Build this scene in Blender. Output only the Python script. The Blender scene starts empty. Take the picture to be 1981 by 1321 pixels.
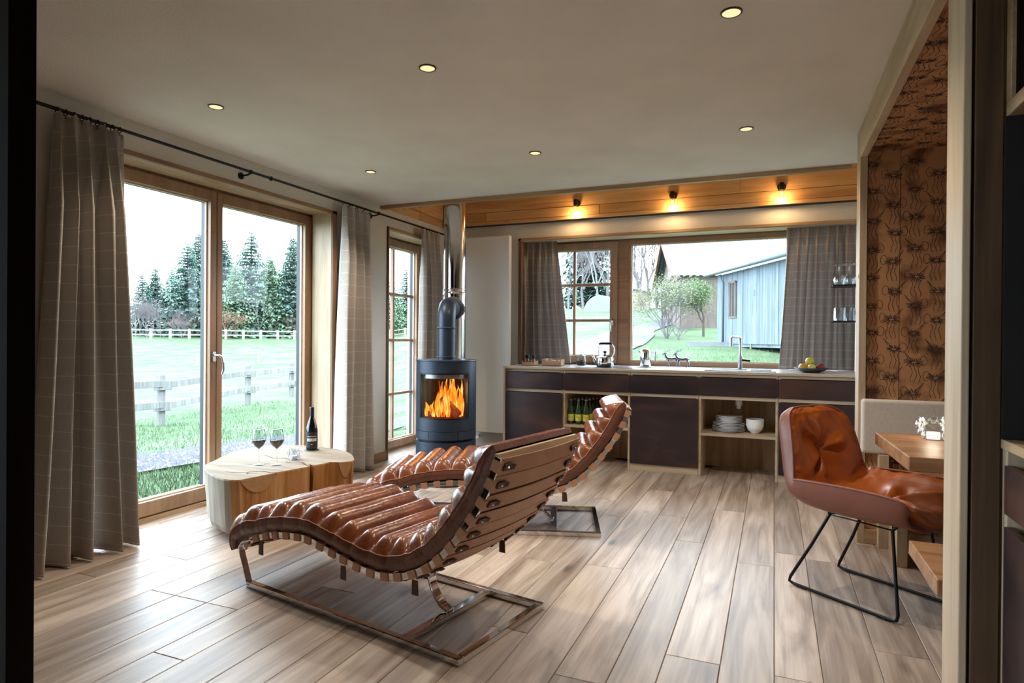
import bpy, bmesh, math, random
from mathutils import Vector, Matrix, noise as mnoise
sc = bpy.context.scene
COL = sc.collection
R = random.Random(7)
sin, cos, pi, rad = math.sin, math.cos, math.pi, math.radians

# ------------------------------------------------------------------ camera, sky, light, exposure
F_PX, YAW, PITCH, ROLL, EYE = 1214.23, -0.394975, -0.0038, 0.0075515, 1.18
fw = Vector((sin(YAW) * cos(PITCH), cos(YAW) * cos(PITCH), sin(PITCH)))
r0 = Vector((cos(YAW), -sin(YAW), 0)); u0 = r0.cross(fw)
rr = r0 * cos(ROLL) + u0 * sin(ROLL); uu = -r0 * sin(ROLL) + u0 * cos(ROLL)
cam_d = bpy.data.cameras.new('camera'); cam = bpy.data.objects.new('camera', cam_d); COL.objects.link(cam)
cam_d.sensor_width = 36; cam_d.lens = F_PX / 1981 * 36; cam_d.clip_end = 600; cam_d.clip_start = 0.05
cam.matrix_world = Matrix(((rr.x, uu.x, -fw.x, 0), (rr.y, uu.y, -fw.y, 0), (rr.z, uu.z, -fw.z, EYE), (0, 0, 0, 1)))
sc.camera = cam
sc.view_settings.view_transform = 'Standard'; sc.view_settings.look = 'None'
sc.view_settings.gamma = 1; sc.view_settings.use_curve_mapping = False
sc.view_settings.exposure = 1.42
SKY = 6.0
w = bpy.data.worlds.new('sky'); sc.world = w; w.use_nodes = True
w.node_tree.nodes['Background'].inputs[0].default_value = (0.74, 0.87, 1.0, 1)
w.node_tree.nodes['Background'].inputs[1].default_value = SKY
sc.cycles.max_bounces = 9; sc.cycles.diffuse_bounces = 6; sc.cycles.glossy_bounces = 4
sc.cycles.transmission_bounces = 6; sc.cycles.transparent_max_bounces = 16
sc.cycles.caustics_reflective = False; sc.cycles.caustics_refractive = False
sc.cycles.sample_clamp_indirect = 6.0; sc.cycles.use_denoising = True
SPOT_W = 24.0; BULB_W = 1.6

def portal(name, loc, direction, sx, sy):
    l = bpy.data.lights.new(name, 'AREA'); l.shape = 'RECTANGLE'; l.size = sx; l.size_y = sy; l.cycles.is_portal = True
    o = bpy.data.objects.new(name, l); COL.objects.link(o); o.location = loc
    o.rotation_euler = Vector(direction).to_track_quat('-Z', 'Y').to_euler()
portal('daylight_door', (-3.84, 3.28, 1.12), (1, 0, 0), 2.2, 2.2)
portal('daylight_narrow_window', (-3.84, 5.65, 1.12), (1, 0, 0), 1.0, 2.2)
portal('daylight_kitchen_window', (-0.9, 6.66, 1.6), (0, -1, 0), 3.2, 1.35)
portal('daylight_added_window', (-3.84, -0.65, 1.2), (1, 0, 0), 2.5, 2.2)  # portal of the unseen window added for daylight

# ------------------------------------------------------------------ helpers
class MB:
    def __init__(s): s.v = []; s.f = []; s.m = []; s.uv = None
    def add(s, vs, fs, m=0):
        b = len(s.v); s.v += [Vector(p) for p in vs]
        for f in fs: s.f.append([b + i for i in f]); s.m.append(m)
        return s
    def box(s, x0, y0, z0, x1, y1, z1, m=0):
        x0, x1 = sorted((x0, x1)); y0, y1 = sorted((y0, y1)); z0, z1 = sorted((z0, z1))
        return s.add([(x0,y0,z0),(x1,y0,z0),(x1,y1,z0),(x0,y1,z0),(x0,y0,z1),(x1,y0,z1),(x1,y1,z1),(x0,y1,z1)],
              [(0,3,2,1),(4,5,6,7),(0,1,5,4),(1,2,6,5),(2,3,7,6),(3,0,4,7)], m)
    def rings(s, rg, m=0, cap=True, closed=False):
        n = len(rg[0]); vs = [p for r in rg for p in r]; fs = []
        k = len(rg) if closed else len(rg) - 1
        for i in range(k):
            a = i * n; b = ((i + 1) % len(rg)) * n
            for j in range(n): fs.append((a + j, a + (j + 1) % n, b + (j + 1) % n, b + j))
        if cap and not closed: fs.append(tuple(range(n))[::-1]); fs.append(tuple((len(rg) - 1) * n + j for j in range(n)))
        return s.add(vs, fs, m)
    def lathe(s, prof, seg=24, c=(0, 0, 0), m=0, axis=None, cap=False):
        q = Vector(axis).to_track_quat('Z', 'Y') if axis else None
        rg = []
        for r, z in prof:
            ring = []
            for j in range(seg):
                p = Vector((r * cos(2*pi*j/seg), r * sin(2*pi*j/seg), z))
                if q: p = q @ p
                ring.append(p + Vector(c))
            rg.append(ring)
        return s.rings(rg, m, cap)
    def cyl(s, c, r, z0, z1, seg=20, m=0, axis=None): return s.lathe([(r, z0), (r, z1)], seg, c, m, axis, True)
    def tube(s, path, r, seg=8, m=0, closed=False, cap=True):
        P = [Vector(p) for p in path]; n = len(P); rg = []; up = None
        for i, p in enumerate(P):
            a = P[(i - 1) % n] if (closed or i > 0) else p; b = P[(i + 1) % n] if (closed or i < n - 1) else p
            t = (b - a).normalized()
            if up is None: up = t.orthogonal().normalized()
            up = (up - t * up.dot(t)); up = up.normalized() if up.length > 1e-6 else t.orthogonal().normalized()
            sd = t.cross(up); rad_ = r[i] if isinstance(r, (list, tuple)) else r
            rg.append([p + (up * cos(2*pi*j/seg) + sd * sin(2*pi*j/seg)) * rad_ for j in range(seg)])
        return s.rings(rg, m, cap, closed)
    def bar(s, path, w, h, side=(0, 1, 0), m=0, closed=False):   # rectangular section: w along side, h across
        P = [Vector(p) for p in path]; n = len(P); rg = []; sd = Vector(side).normalized()
        for i, p in enumerate(P):
            a = P[(i - 1) % n] if (closed or i > 0) else p; b = P[(i + 1) % n] if (closed or i < n - 1) else p
            t = (b - a).normalized(); nn = t.cross(sd).normalized()
            rg.append([p + sd*w/2 + nn*h/2, p - sd*w/2 + nn*h/2, p - sd*w/2 - nn*h/2, p + sd*w/2 - nn*h/2])
        return s.rings(rg, m, True, closed)
    def grid(s, fn, nu, nv, m=0, uv=None):
        vs = []; fs = []; 
        for j in range(nv + 1):
            for i in range(nu + 1): vs.append(fn(i / nu, j / nv))
        if uv:
            s.uv = [uv(i / nu, j / nv) for j in range(nv + 1) for i in range(nu + 1)]
        for j in range(nv):
            for i in range(nu):
                a = j * (nu + 1) + i; fs.append((a, a + 1, a + nu + 2, a + nu + 1))
        return s.add(vs, fs, m)
    def prism(s, poly, z0, z1, m=0, top=None):
        n = len(poly); vs = [(x, y, z0) for x, y in poly] + [(x, y, z1) for x, y in (top or poly)]
        fs = [(i, (i + 1) % n, n + (i + 1) % n, n + i) for i in range(n)] + [tuple(range(n))[::-1], tuple(range(n, 2 * n))]
        return s.add(vs, fs, m)
    def ball(s, c, r, seg=16, rings=10, m=0, sc_=(1, 1, 1)):
        rg = []
        for i in range(rings + 1):
            a = pi * i / rings; rr_ = max(1e-4, sin(a))
            rg.append([Vector((c[0] + r*sc_[0]*rr_*cos(2*pi*j/seg), c[1] + r*sc_[1]*rr_*sin(2*pi*j/seg), c[2] - r*sc_[2]*cos(a))) for j in range(seg)])
        return s.rings(rg, m, False)
    def build(s, name, mats, parent=None, smooth=False, bevel=0, loc=None, label=None, seg=2, auto=None):
        me = bpy.data.meshes.new(name)
        if loc is None:
            if parent is not None: org = WORLD.get(parent.name, Vector())
            else:
                xs = [p.x for p in s.v]; ys = [p.y for p in s.v]
                org = Vector(((min(xs)+max(xs))/2, (min(ys)+max(ys))/2, min(p.z for p in s.v)))
        else: org = Vector(loc)
        me.from_pydata([tuple(p - org) for p in s.v], [], s.f)
        mats = mats if isinstance(mats, (list, tuple)) else [mats]
        for q in mats: me.materials.append(q)
        for i, p in enumerate(me.polygons):
            p.material_index = s.m[i]; p.use_smooth = smooth
        if s.uv:
            ul = me.uv_layers.new(name='UVMap')
            for lp in me.loops: ul.data[lp.index].uv = s.uv[lp.vertex_index]
        me.update()
        o = bpy.data.objects.new(name, me); COL.objects.link(o)
        if parent is not None:
            o.parent = parent; o.location = org - WORLD.get(parent.name, Vector()); WORLD[o.name] = org.copy()
        else: o.location = org; WORLD[o.name] = org.copy()
        if bevel:
            b = o.modifiers.new('bevel', 'BEVEL'); b.width = bevel; b.segments = seg; b.limit_method = 'ANGLE'; b.angle_limit = rad(40)
        if auto and smooth:
            e = o.modifiers.new('split', 'EDGE_SPLIT'); e.split_angle = rad(auto)
        if label: o['label'] = label
        return o
WORLD = {}
def tag(o, label=None, cat=None, group=None, kind=None):
    if label: o['label'] = label
    if cat: o['category'] = cat
    if group: o['group'] = group
    if kind: o['kind'] = kind
    return o
def thing(name, label, cat, loc=(0, 0, 0), group=None, kind=None):
    o = bpy.data.objects.new(name, None); COL.objects.link(o); o.location = loc; o.empty_display_size = .1
    WORLD[o.name] = Vector(loc); return tag(o, label, cat, group, kind)
def dup(root, loc=None, rz=None, label=None, group=None, scale=None):
    def cp(o, par):
        c = o.copy(); COL.objects.link(c); WORLD[c.name] = WORLD.get(o.name, Vector()).copy()
        if par is not None: c.parent = par
        for ch in list(o.children): cp(ch, c)
        return c
    r = cp(root, None)
    if loc is not None: r.location = loc
    if rz is not None: r.rotation_euler = (0, 0, rz)
    if scale is not None: r.scale = scale if isinstance(scale, (tuple, list)) else (scale,) * 3
    if label: r['label'] = label
    if group: r['group'] = group
    return r
def spline(pts, n):
    P = [Vector(p) for p in pts]; out = []
    for i in range(len(P) - 1):
        p0 = P[max(0, i-1)]; p1 = P[i]; p2 = P[i+1]; p3 = P[min(len(P)-1, i+2)]
        for k in range(n):
            t = k / n
            out.append(0.5 * ((2*p1) + (p2-p0)*t + (2*p0-5*p1+4*p2-p3)*t*t + (3*p1-p0-3*p2+p3)*t**3))
    out.append(P[-1]); return out
def text(name, body, size, loc, rot, m, parent, extr=0.0006):
    cu = bpy.data.curves.new(name, 'FONT'); cu.body = body; cu.size = size; cu.extrude = extr; cu.align_x = 'CENTER'; cu.align_y = 'CENTER'
    cu.materials.append(m); o = bpy.data.objects.new(name, cu); COL.objects.link(o); o.parent = parent
    o.location = Vector(loc) - WORLD.get(parent.name, Vector()); o.rotation_euler = rot; return o

# ------------------------------------------------------------------ materials
def srgb(c):
    return tuple(((x/255)/12.92 if x/255 <= .04045 else ((x/255+.055)/1.055)**2.4) for x in c) + (1,)
def nodes(name):
    m = bpy.data.materials.new(name); m.use_nodes = True; nt = m.node_tree
    return m, nt, nt.nodes['Principled BSDF'], nt.links
def N(nt, t, **k):
    n = nt.nodes.new(t)
    for a, b in k.items(): setattr(n, a, b)
    return n
def mat(name, c, rough=.5, metal=0, spec=None, var=0, vs=8, bump=0, bs=60, trans=0, ior=None, coat=0, sheen=0, emit=None, es=0, alpha=None):
    m, nt, b, L = nodes(name); col = srgb(c)
    b.inputs['Base Color'].default_value = col; b.inputs['Roughness'].default_value = rough; b.inputs['Metallic'].default_value = metal
    if spec is not None: b.inputs['Specular IOR Level'].default_value = spec
    if trans: b.inputs['Transmission Weight'].default_value = trans
    if ior: b.inputs['IOR'].default_value = ior
    if coat: b.inputs['Coat Weight'].default_value = coat; b.inputs['Coat Roughness'].default_value = .1
    if sheen: b.inputs['Sheen Weight'].default_value = sheen
    if emit: b.inputs['Emission Color'].default_value = srgb(emit); b.inputs['Emission Strength'].default_value = es
    if var or bump:
        tc = N(nt, 'ShaderNodeTexCoord'); 
        if var:
            n = N(nt, 'ShaderNodeTexNoise'); n.inputs['Scale'].default_value = vs; n.inputs['Detail'].default_value = 5
            L.new(tc.outputs['Object'], n.inputs['Vector'])
            mx = N(nt, 'ShaderNodeMix', data_type='RGBA'); mx.inputs[6].default_value = tuple(x*(1-var) for x in col[:3]) + (1,)
            mx.inputs[7].default_value = tuple(min(1, x*(1+var)) for x in col[:3]) + (1,)
            mr = N(nt, 'ShaderNodeMapRange'); mr.inputs[1].default_value = .3; mr.inputs[2].default_value = .7
            L.new(n.outputs['Fac'], mr.inputs[0]); L.new(mr.outputs[0], mx.inputs[0]); L.new(mx.outputs[2], b.inputs['Base Color'])
        if bump:
            n2 = N(nt, 'ShaderNodeTexNoise'); n2.inputs['Scale'].default_value = bs; n2.inputs['Detail'].default_value = 4
            L.new(tc.outputs['Object'], n2.inputs['Vector'])
            bp = N(nt, 'ShaderNodeBump'); bp.inputs['Strength'].default_value = bump; bp.inputs['Distance'].default_value = .01
            L.new(n2.outputs['Fac'], bp.inputs['Height']); L.new(bp.outputs[0], b.inputs['Normal'])
    return m
def wood(name, cols, axis='y', rough=.5, knots=.5, gscale=1., objvar=.25, hue=0, bump=.15, spec=.4):
    """cols: dark, mid, light sRGB; the grain runs along axis of the object"""
    m, nt, b, L = nodes(name)
    tc = N(nt, 'ShaderNodeTexCoord'); oi = N(nt, 'ShaderNodeObjectInfo')
    cmb = N(nt, 'ShaderNodeCombineXYZ'); ml = N(nt, 'ShaderNodeMath', operation='MULTIPLY'); ml.inputs[1].default_value = 37.3
    L.new(oi.outputs['Random'], ml.inputs[0]); 
    for i in range(3): L.new(ml.outputs[0], cmb.inputs[i])
    add = N(nt, 'ShaderNodeVectorMath', operation='ADD'); L.new(tc.outputs['Object'], add.inputs[0]); L.new(cmb.outputs[0], add.inputs[1])
    st = {'x': (1, 11, 11), 'y': (11, 1, 11), 'z': (11, 11, 1)}[axis]
    fine = {'x': (2.5, 95, 95), 'y': (95, 2.5, 95), 'z': (95, 95, 2.5)}[axis]
    def noise(scale, vec, det=4, dist=0.):
        mp = N(nt, 'ShaderNodeMapping'); mp.inputs['Scale'].default_value = tuple(x * gscale for x in vec); L.new(add.outputs[0], mp.inputs[0])
        n = N(nt, 'ShaderNodeTexNoise'); n.inputs['Scale'].default_value = scale; n.inputs['Detail'].default_value = det; n.inputs['Distortion'].default_value = dist
        L.new(mp.outputs[0], n.inputs['Vector']); return n
    a = noise(1.0, st, 5, 1.2); f = noise(1.0, fine, 3); big = noise(1.0, tuple(x * .22 for x in st), 2)
    ad = N(nt, 'ShaderNodeMath', operation='MULTIPLY_ADD'); L.new(f.outputs['Fac'], ad.inputs[0]); ad.inputs[1].default_value = .28; L.new(a.outputs['Fac'], ad.inputs[2])
    ad2 = N(nt, 'ShaderNodeMath', operation='MULTIPLY_ADD'); L.new(big.outputs['Fac'], ad2.inputs[0]); ad2.inputs[1].default_value = .35; L.new(ad.outputs[0], ad2.inputs[2])
    cr = N(nt, 'ShaderNodeValToRGB'); e = cr.color_ramp.elements
    e[0].position = .5; e[0].color = srgb(cols[0]); e[1].position = 1.12 if False else 1.0; e[1].color = srgb(cols[2])
    mid = cr.color_ramp.elements.new(.76); mid.color = srgb(cols[1]); L.new(ad2.outputs[0], cr.inputs[0])
    out = cr.outputs[0]
    if knots:
        mp = N(nt, 'ShaderNodeMapping'); mp.inputs['Scale'].default_value = {'x': (1.6, 4, 4), 'y': (4, 1.6, 4), 'z': (4, 4, 1.6)}[axis]; L.new(add.outputs[0], mp.inputs[0])
        v = N(nt, 'ShaderNodeTexVoronoi'); v.inputs['Scale'].default_value = .75; L.new(mp.outputs[0], v.inputs['Vector'])
        ds = N(nt, 'ShaderNodeMath', operation='MULTIPLY_ADD'); L.new(a.outputs['Fac'], ds.inputs[0]); ds.inputs[1].default_value = .12; L.new(v.outputs['Distance'], ds.inputs[2])
        mr = N(nt, 'ShaderNodeMapRange'); mr.inputs[1].default_value = .07; mr.inputs[2].default_value = .145; mr.inputs[3].default_value = knots; mr.inputs[4].default_value = 0
        L.new(ds.outputs[0], mr.inputs[0])
        mk = N(nt, 'ShaderNodeMix', data_type='RGBA'); mk.inputs[7].default_value = tuple(x * .25 for x in srgb(cols[0])[:3]) + (1,)
        L.new(mr.outputs[0], mk.inputs[0]); L.new(out, mk.inputs[6]); out = mk.outputs[2]
    if objvar:
        hs = N(nt, 'ShaderNodeHueSaturation'); mv = N(nt, 'ShaderNodeMapRange'); mv.inputs[3].default_value = 1 - objvar; mv.inputs[4].default_value = 1 + objvar
        L.new(oi.outputs['Random'], mv.inputs[0]); L.new(mv.outputs[0], hs.inputs['Value']); L.new(out, hs.inputs['Color']); out = hs.outputs[0]
    L.new(out, b.inputs['Base Color']); b.inputs['Roughness'].default_value = rough; b.inputs['Specular IOR Level'].default_value = spec
    if bump:
        bp = N(nt, 'ShaderNodeBump'); bp.inputs['Strength'].default_value = bump; bp.inputs['Distance'].default_value = .004
        L.new(ad2.outputs[0], bp.inputs['Height']); L.new(bp.outputs[0], b.inputs['Normal'])
    return m
def thin_glass(name, tint=(1, 1, 1), refl=1.0, rough=0.0):
    m, nt, b, L = nodes(name); nt.nodes.remove(b)
    t = N(nt, 'ShaderNodeBsdfTransparent'); t.inputs[0].default_value = tint + (1,)
    g = N(nt, 'ShaderNodeBsdfGlossy'); g.inputs['Roughness'].default_value = rough
    lw = N(nt, 'ShaderNodeLayerWeight'); pw = N(nt, 'ShaderNodeMath', operation='POWER'); pw.inputs[1].default_value = 4.2; L.new(lw.outputs['Facing'], pw.inputs[0])
    fr = N(nt, 'ShaderNodeMath', operation='MULTIPLY_ADD'); fr.inputs[1].default_value = .9; fr.inputs[2].default_value = .045; L.new(pw.outputs[0], fr.inputs[0])
    ml = N(nt, 'ShaderNodeMath', operation='MULTIPLY', use_clamp=True); ml.inputs[1].default_value = refl; L.new(fr.outputs[0], ml.inputs[0])
    mx = N(nt, 'ShaderNodeMixShader'); L.new(ml.outputs[0], mx.inputs[0]); L.new(t.outputs[0], mx.inputs[1]); L.new(g.outputs[0], mx.inputs[2])
    L.new(mx.outputs[0], nt.nodes['Material Output'].inputs[0]); return m
def fabric(name, c, line=None, du=.11, dv=.095, transl=.3, weave=900):
    m, nt, b, L = nodes(name); tc = N(nt, 'ShaderNodeTexCoord'); b.inputs['Roughness'].default_value = .95; b.inputs['Specular IOR Level'].default_value = .1
    n = N(nt, 'ShaderNodeTexNoise'); n.inputs['Scale'].default_value = 25; mp = N(nt, 'ShaderNodeMapping'); mp.inputs['Scale'].default_value = (30, 1.2, 1)
    L.new(tc.outputs['UV'], mp.inputs[0]); L.new(mp.outputs[0], n.inputs['Vector'])
    mx = N(nt, 'ShaderNodeMix', data_type='RGBA'); col = srgb(c); mx.inputs[6].default_value = tuple(x*.78 for x in col[:3]) + (1,); mx.inputs[7].default_value = tuple(min(1, x*1.2) for x in col[:3]) + (1,)
    L.new(n.outputs['Fac'], mx.inputs[0]); out = mx.outputs[2]
    if line:
        sp = N(nt, 'ShaderNodeSeparateXYZ'); L.new(tc.outputs['UV'], sp.inputs[0]); fs = []
        for i, d in ((0, du), (1, dv)):
            dv_ = N(nt, 'ShaderNodeMath', operation='DIVIDE'); dv_.inputs[1].default_value = d; L.new(sp.outputs[i], dv_.inputs[0])
            fr = N(nt, 'ShaderNodeMath', operation='FRACT'); L.new(dv_.outputs[0], fr.inputs[0])
            lt = N(nt, 'ShaderNodeMath', operation='LESS_THAN'); lt.inputs[1].default_value = .0035 / d; L.new(fr.outputs[0], lt.inputs[0]); fs.append(lt)
        mxx = N(nt, 'ShaderNodeMath', operation='MAXIMUM'); L.new(fs[0].outputs[0], mxx.inputs[0]); L.new(fs[1].outputs[0], mxx.inputs[1])
        m2 = N(nt, 'ShaderNodeMix', data_type='RGBA'); L.new(mxx.outputs[0], m2.inputs[0]); L.new(out, m2.inputs[6]); m2.inputs[7].default_value = srgb(line); out = m2.outputs[2]
    L.new(out, b.inputs['Base Color'])
    if transl:
        t = N(nt, 'ShaderNodeBsdfTranslucent'); L.new(out, t.inputs[0]); ms = N(nt, 'ShaderNodeMixShader'); ms.inputs[0].default_value = transl
        L.new(b.outputs[0], ms.inputs[1]); L.new(t.outputs[0], ms.inputs[2]); L.new(ms.outputs[0], nt.nodes['Material Output'].inputs[0])
    return m
def leather(name, c, c2, rough=.28, crease=.35, scale=22):
    m, nt, b, L = nodes(name); tc = N(nt, 'ShaderNodeTexCoord')
    n = N(nt, 'ShaderNodeTexNoise'); n.inputs['Scale'].default_value = 7; n.inputs['Detail'].default_value = 6; L.new(tc.outputs['Object'], n.inputs['Vector'])
    mr = N(nt, 'ShaderNodeMapRange'); mr.inputs[1].default_value = .35; mr.inputs[2].default_value = .68; L.new(n.outputs['Fac'], mr.inputs[0])
    mx = N(nt, 'ShaderNodeMix', data_type='RGBA'); mx.inputs[6].default_value = srgb(c); mx.inputs[7].default_value = srgb(c2); L.new(mr.outputs[0], mx.inputs[0])
    L.new(mx.outputs[2], b.inputs['Base Color']); b.inputs['Roughness'].default_value = rough; b.inputs['Specular IOR Level'].default_value = .6
    n2 = N(nt, 'ShaderNodeTexNoise'); n2.inputs['Scale'].default_value = scale; n2.inputs['Detail'].default_value = 8; n2.inputs['Distortion'].default_value = 1.5; L.new(tc.outputs['Object'], n2.inputs['Vector'])
    bp = N(nt, 'ShaderNodeBump'); bp.inputs['Strength'].default_value = crease; bp.inputs['Distance'].default_value = .01; L.new(n2.outputs['Fac'], bp.inputs['Height']); L.new(bp.outputs[0], b.inputs['Normal'])
    r2 = N(nt, 'ShaderNodeMapRange'); r2.inputs[3].default_value = rough - .06; r2.inputs[4].default_value = rough + .18; L.new(n2.outputs['Fac'], r2.inputs[0]); L.new(r2.outputs[0], b.inputs['Roughness'])
    return m
M = {}
M['plaster'] = mat('plaster', (226, 222, 216), .95, spec=.2, var=.05, vs=2.5, bump=.25, bs=90)
M['wallpaint'] = mat('wall_paint', (216, 212, 205), .9, spec=.2, var=.04, vs=3, bump=.12, bs=120)
M['floor'] = wood('floor_oak', ((106, 88, 76), (156, 139, 126), (190, 176, 164)), 'y', .43, .75, 1., .2, bump=.2, spec=.5)
M['joint'] = mat('joint_dark', (50, 36, 26), .9)
M['oak_y'] = wood('oak_along_y', ((122, 96, 70), (160, 130, 100), (182, 156, 124)), 'y', .5, .35, 1., .08)
M['oak_x'] = wood('oak_along_x', ((122, 96, 70), (160, 130, 100), (182, 156, 124)), 'x', .5, .35, 1., .08)
M['oak_z'] = wood('oak_along_z', ((122, 96, 70), (160, 130, 100), (182, 156, 124)), 'z', .5, .35, 1., .08)
M['frame_y'] = wood('window_wood_y', ((112, 82, 58), (140, 106, 78), (156, 122, 92)), 'y', .42, 0, 1., .05)
M['frame_x'] = wood('window_wood_x', ((112, 82, 58), (140, 106, 78), (156, 122, 92)), 'x', .42, 0, 1., .05)
M['frame_z'] = wood('window_wood_z', ((112, 86, 64), (142, 112, 86), (158, 128, 102)), 'z', .42, 0, 1., .05)
M['pale_x'] = wood('pale_ash_x', ((158, 138, 114), (184, 164, 138), (200, 182, 158)), 'x', .5, .15, 1., .06)
M['pale_z'] = wood('pale_ash_z', ((158, 138, 114), (184, 164, 138), (200, 182, 158)), 'z', .5, .15, 1., .06)
M['pale_y'] = wood('pale_ash_y', ((158, 138, 114), (184, 164, 138), (200, 182, 158)), 'y', .5, .15, 1., .06)
M['board_x'] = wood('spruce_board_x', ((168, 118, 70), (198, 152, 98), (214, 174, 122)), 'x', .5, .6, .8, .1)
M['board_y'] = wood('spruce_board_y', ((168, 118, 70), (198, 152, 98), (214, 174, 122)), 'y', .5, .6, .8, .1)
M['dark_z'] = wood('smoked_oak_z', ((52, 38, 26), (84, 62, 44), (108, 82, 58)), 'z', .55, .5, .9, .1)
M['dark_y'] = wood('smoked_oak_y', ((52, 38, 26), (84, 62, 44), (108, 82, 58)), 'y', .55, .5, .9, .1)
M['black_z'] = wood('blackened_wood_z', ((7, 4, 3), (13, 8, 6), (20, 12, 9)), 'z', .9, .2, .9, 0, spec=.05)
M['table_y'] = wood('table_oak', ((116, 78, 50), (148, 106, 72), (166, 128, 92)), 'x', .4, .15, 1., .05)
M['log_top'] = wood('log_top', ((104, 92, 78), (132, 120, 104), (150, 138, 124)), 'x', .75, .1, .7, 0, spec=.15)
M['log_side'] = wood('log_side', ((88, 52, 22), (158, 108, 56), (186, 142, 92)), 'z', .55, .5, .8, 0, bump=.5)
M['log_grey'] = wood('log_side_grey', ((96, 88, 76), (150, 142, 128), (178, 170, 156)), 'z', .7, .4, .8, 0, bump=.5)
M['log_cut'] = wood('log_cut', ((140, 98, 56), (158, 118, 76), (172, 138, 96)), 'x', .5, 0, .8, 0)
M['glass'] = thin_glass('window_glass', (.955, .97, .965), .22)
M['clear'] = thin_glass('clear_glass', (.94, .965, .965), 1.7, .02)
M['clear2'] = thin_glass('cut_crystal', (.90, .93, .96), 3.0, .05)
M['curtain'] = fabric('checked_wool', (200, 193, 186), (232, 228, 224), .3, .095, .3)
M['curtain_k'] = fabric('checked_wool_kitchen', (176, 168, 164), (218, 208, 200), .16, .08, .3)
M['leather'] = leather('cognac_leather', (100, 50, 26), (128, 70, 38), .2, .16)
M['leather_side'] = leather('cognac_leather_side', (94, 56, 40), (114, 72, 54), .3, .25)
M['leather2'] = leather('orange_leather', (152, 72, 16), (172, 90, 26), .32, .12, 14)
M['shell'] = leather('rose_brown_leather', (112, 62, 46), (124, 72, 56), .42, .08, 14)
M['strap'] = leather('tan_strap', (176, 128, 96), (192, 146, 114), .5, .12, 40)
M['strap_dark'] = leather('dark_strap', (52, 28, 16), (84, 48, 28), .45, .2, 40)
M['chrome'] = mat('chrome', (225, 225, 228), .07, 1)
M['steel'] = mat('brushed_steel', (190, 190, 192), .22, 1)
M['stainless'] = mat('flue_steel', (205, 205, 208), .09, 1)
M['stove'] = mat('stove_iron', (38, 52, 68), .42, .3, spec=.5, bump=.04, bs=300)
M['black'] = mat('black_metal', (24, 25, 28), .4, .4)
M['blackmat'] = mat('black_matte', (14, 14, 15), .7)
M['frameb'] = mat('black_rod', (20, 24, 30), .3, .6)
M['firebrick'] = mat('firebrick', (60, 48, 42), .9, var=.3, vs=20)
M['white'] = mat('white_enamel', (240, 243, 245), .22, spec=.5)
M['china'] = mat('white_china', (232, 234, 236), .18, spec=.6)
M['top'] = mat('worktop_stone', (200, 202, 204), .18, spec=.6, var=.06, vs=40)
M['pewter'] = mat('polished_pewter', (118, 120, 124), .18, 1)
M['linen'] = mat('grey_linen', (206, 200, 192), .9, spec=.1, var=.05, vs=60, bump=.2, bs=500)
M['linen2'] = mat('blue_grey_linen', (176, 186, 190), .9, spec=.1, var=.05, vs=60, bump=.2, bs=500)
M['gasket'] = mat('gasket', (26, 34, 44), .5)
M['alu'] = mat('aluminium', (168, 176, 184), .35, .9)
M['brass'] = mat('antique_brass', (150, 120, 70), .3, 1)
# rusted steel fronts
m, nt, b, L = nodes('rusted_steel'); M['rust'] = m
tc = N(nt, 'ShaderNodeTexCoord'); oi = N(nt, 'ShaderNodeObjectInfo'); vm = N(nt, 'ShaderNodeVectorMath', operation='ADD'); mu = N(nt, 'ShaderNodeMath', operation='MULTIPLY'); mu.inputs[1].default_value = 21
L.new(oi.outputs['Random'], mu.inputs[0]); L.new(tc.outputs['Object'], vm.inputs[0]); L.new(mu.outputs[0], vm.inputs[1])
mp = N(nt, 'ShaderNodeMapping'); mp.inputs['Scale'].default_value = (1.6, 3, 3.6); L.new(vm.outputs[0], mp.inputs[0])
n = N(nt, 'ShaderNodeTexNoise'); n.inputs['Scale'].default_value = 1.4; n.inputs['Detail'].default_value = 6; n.inputs['Distortion'].default_value = .6; L.new(mp.outputs[0], n.inputs['Vector'])
cr = N(nt, 'ShaderNodeValToRGB'); e = cr.color_ramp.elements; e[0].position = .3; e[0].color = srgb((34, 27, 31)); e[1].position = .75; e[1].color = srgb((88, 56, 44))
q = cr.color_ramp.elements.new(.52); q.color = srgb((56, 40, 40)); L.new(n.outputs['Fac'], cr.inputs[0]); L.new(cr.outputs[0], b.inputs['Base Color'])
b.inputs['Metallic'].default_value = .35; b.inputs['Specular IOR Level'].default_value = .6
mr = N(nt, 'ShaderNodeMapRange'); mr.inputs[3].default_value = .28; mr.inputs[4].default_value = .5; L.new(n.outputs['Fac'], mr.inputs[0]); L.new(mr.outputs[0], b.inputs['Roughness'])
# nook panel wood with burnt stains
m, nt, b, L = nodes('printed_panel'); M['panel'] = m
tc = N(nt, 'ShaderNodeTexCoord'); oi = N(nt, 'ShaderNodeObjectInfo'); vm = N(nt, 'ShaderNodeVectorMath', operation='ADD'); mu = N(nt, 'ShaderNodeMath', operation='MULTIPLY'); mu.inputs[1].default_value = 13
L.new(oi.outputs['Random'], mu.inputs[0]); L.new(tc.outputs['Object'], vm.inputs[0]); L.new(mu.outputs[0], vm.inputs[1])
n = N(nt, 'ShaderNodeTexNoise'); n.inputs['Scale'].default_value = 7; n.inputs['Detail'].default_value = 6; L.new(vm.outputs[0], n.inputs['Vector'])
cr = N(nt, 'ShaderNodeValToRGB'); e = cr.color_ramp.elements; e[0].position = .3; e[0].color = srgb((104, 62, 30)); e[1].position = .5; e[1].color = srgb((180, 132, 92)); L.new(n.outputs['Fac'], cr.inputs[0])
L.new(cr.outputs[0], b.inputs['Base Color']); b.inputs['Roughness'].default_value = .6
M['ink'] = mat('print_ink', (64, 50, 42), .8)
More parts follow.
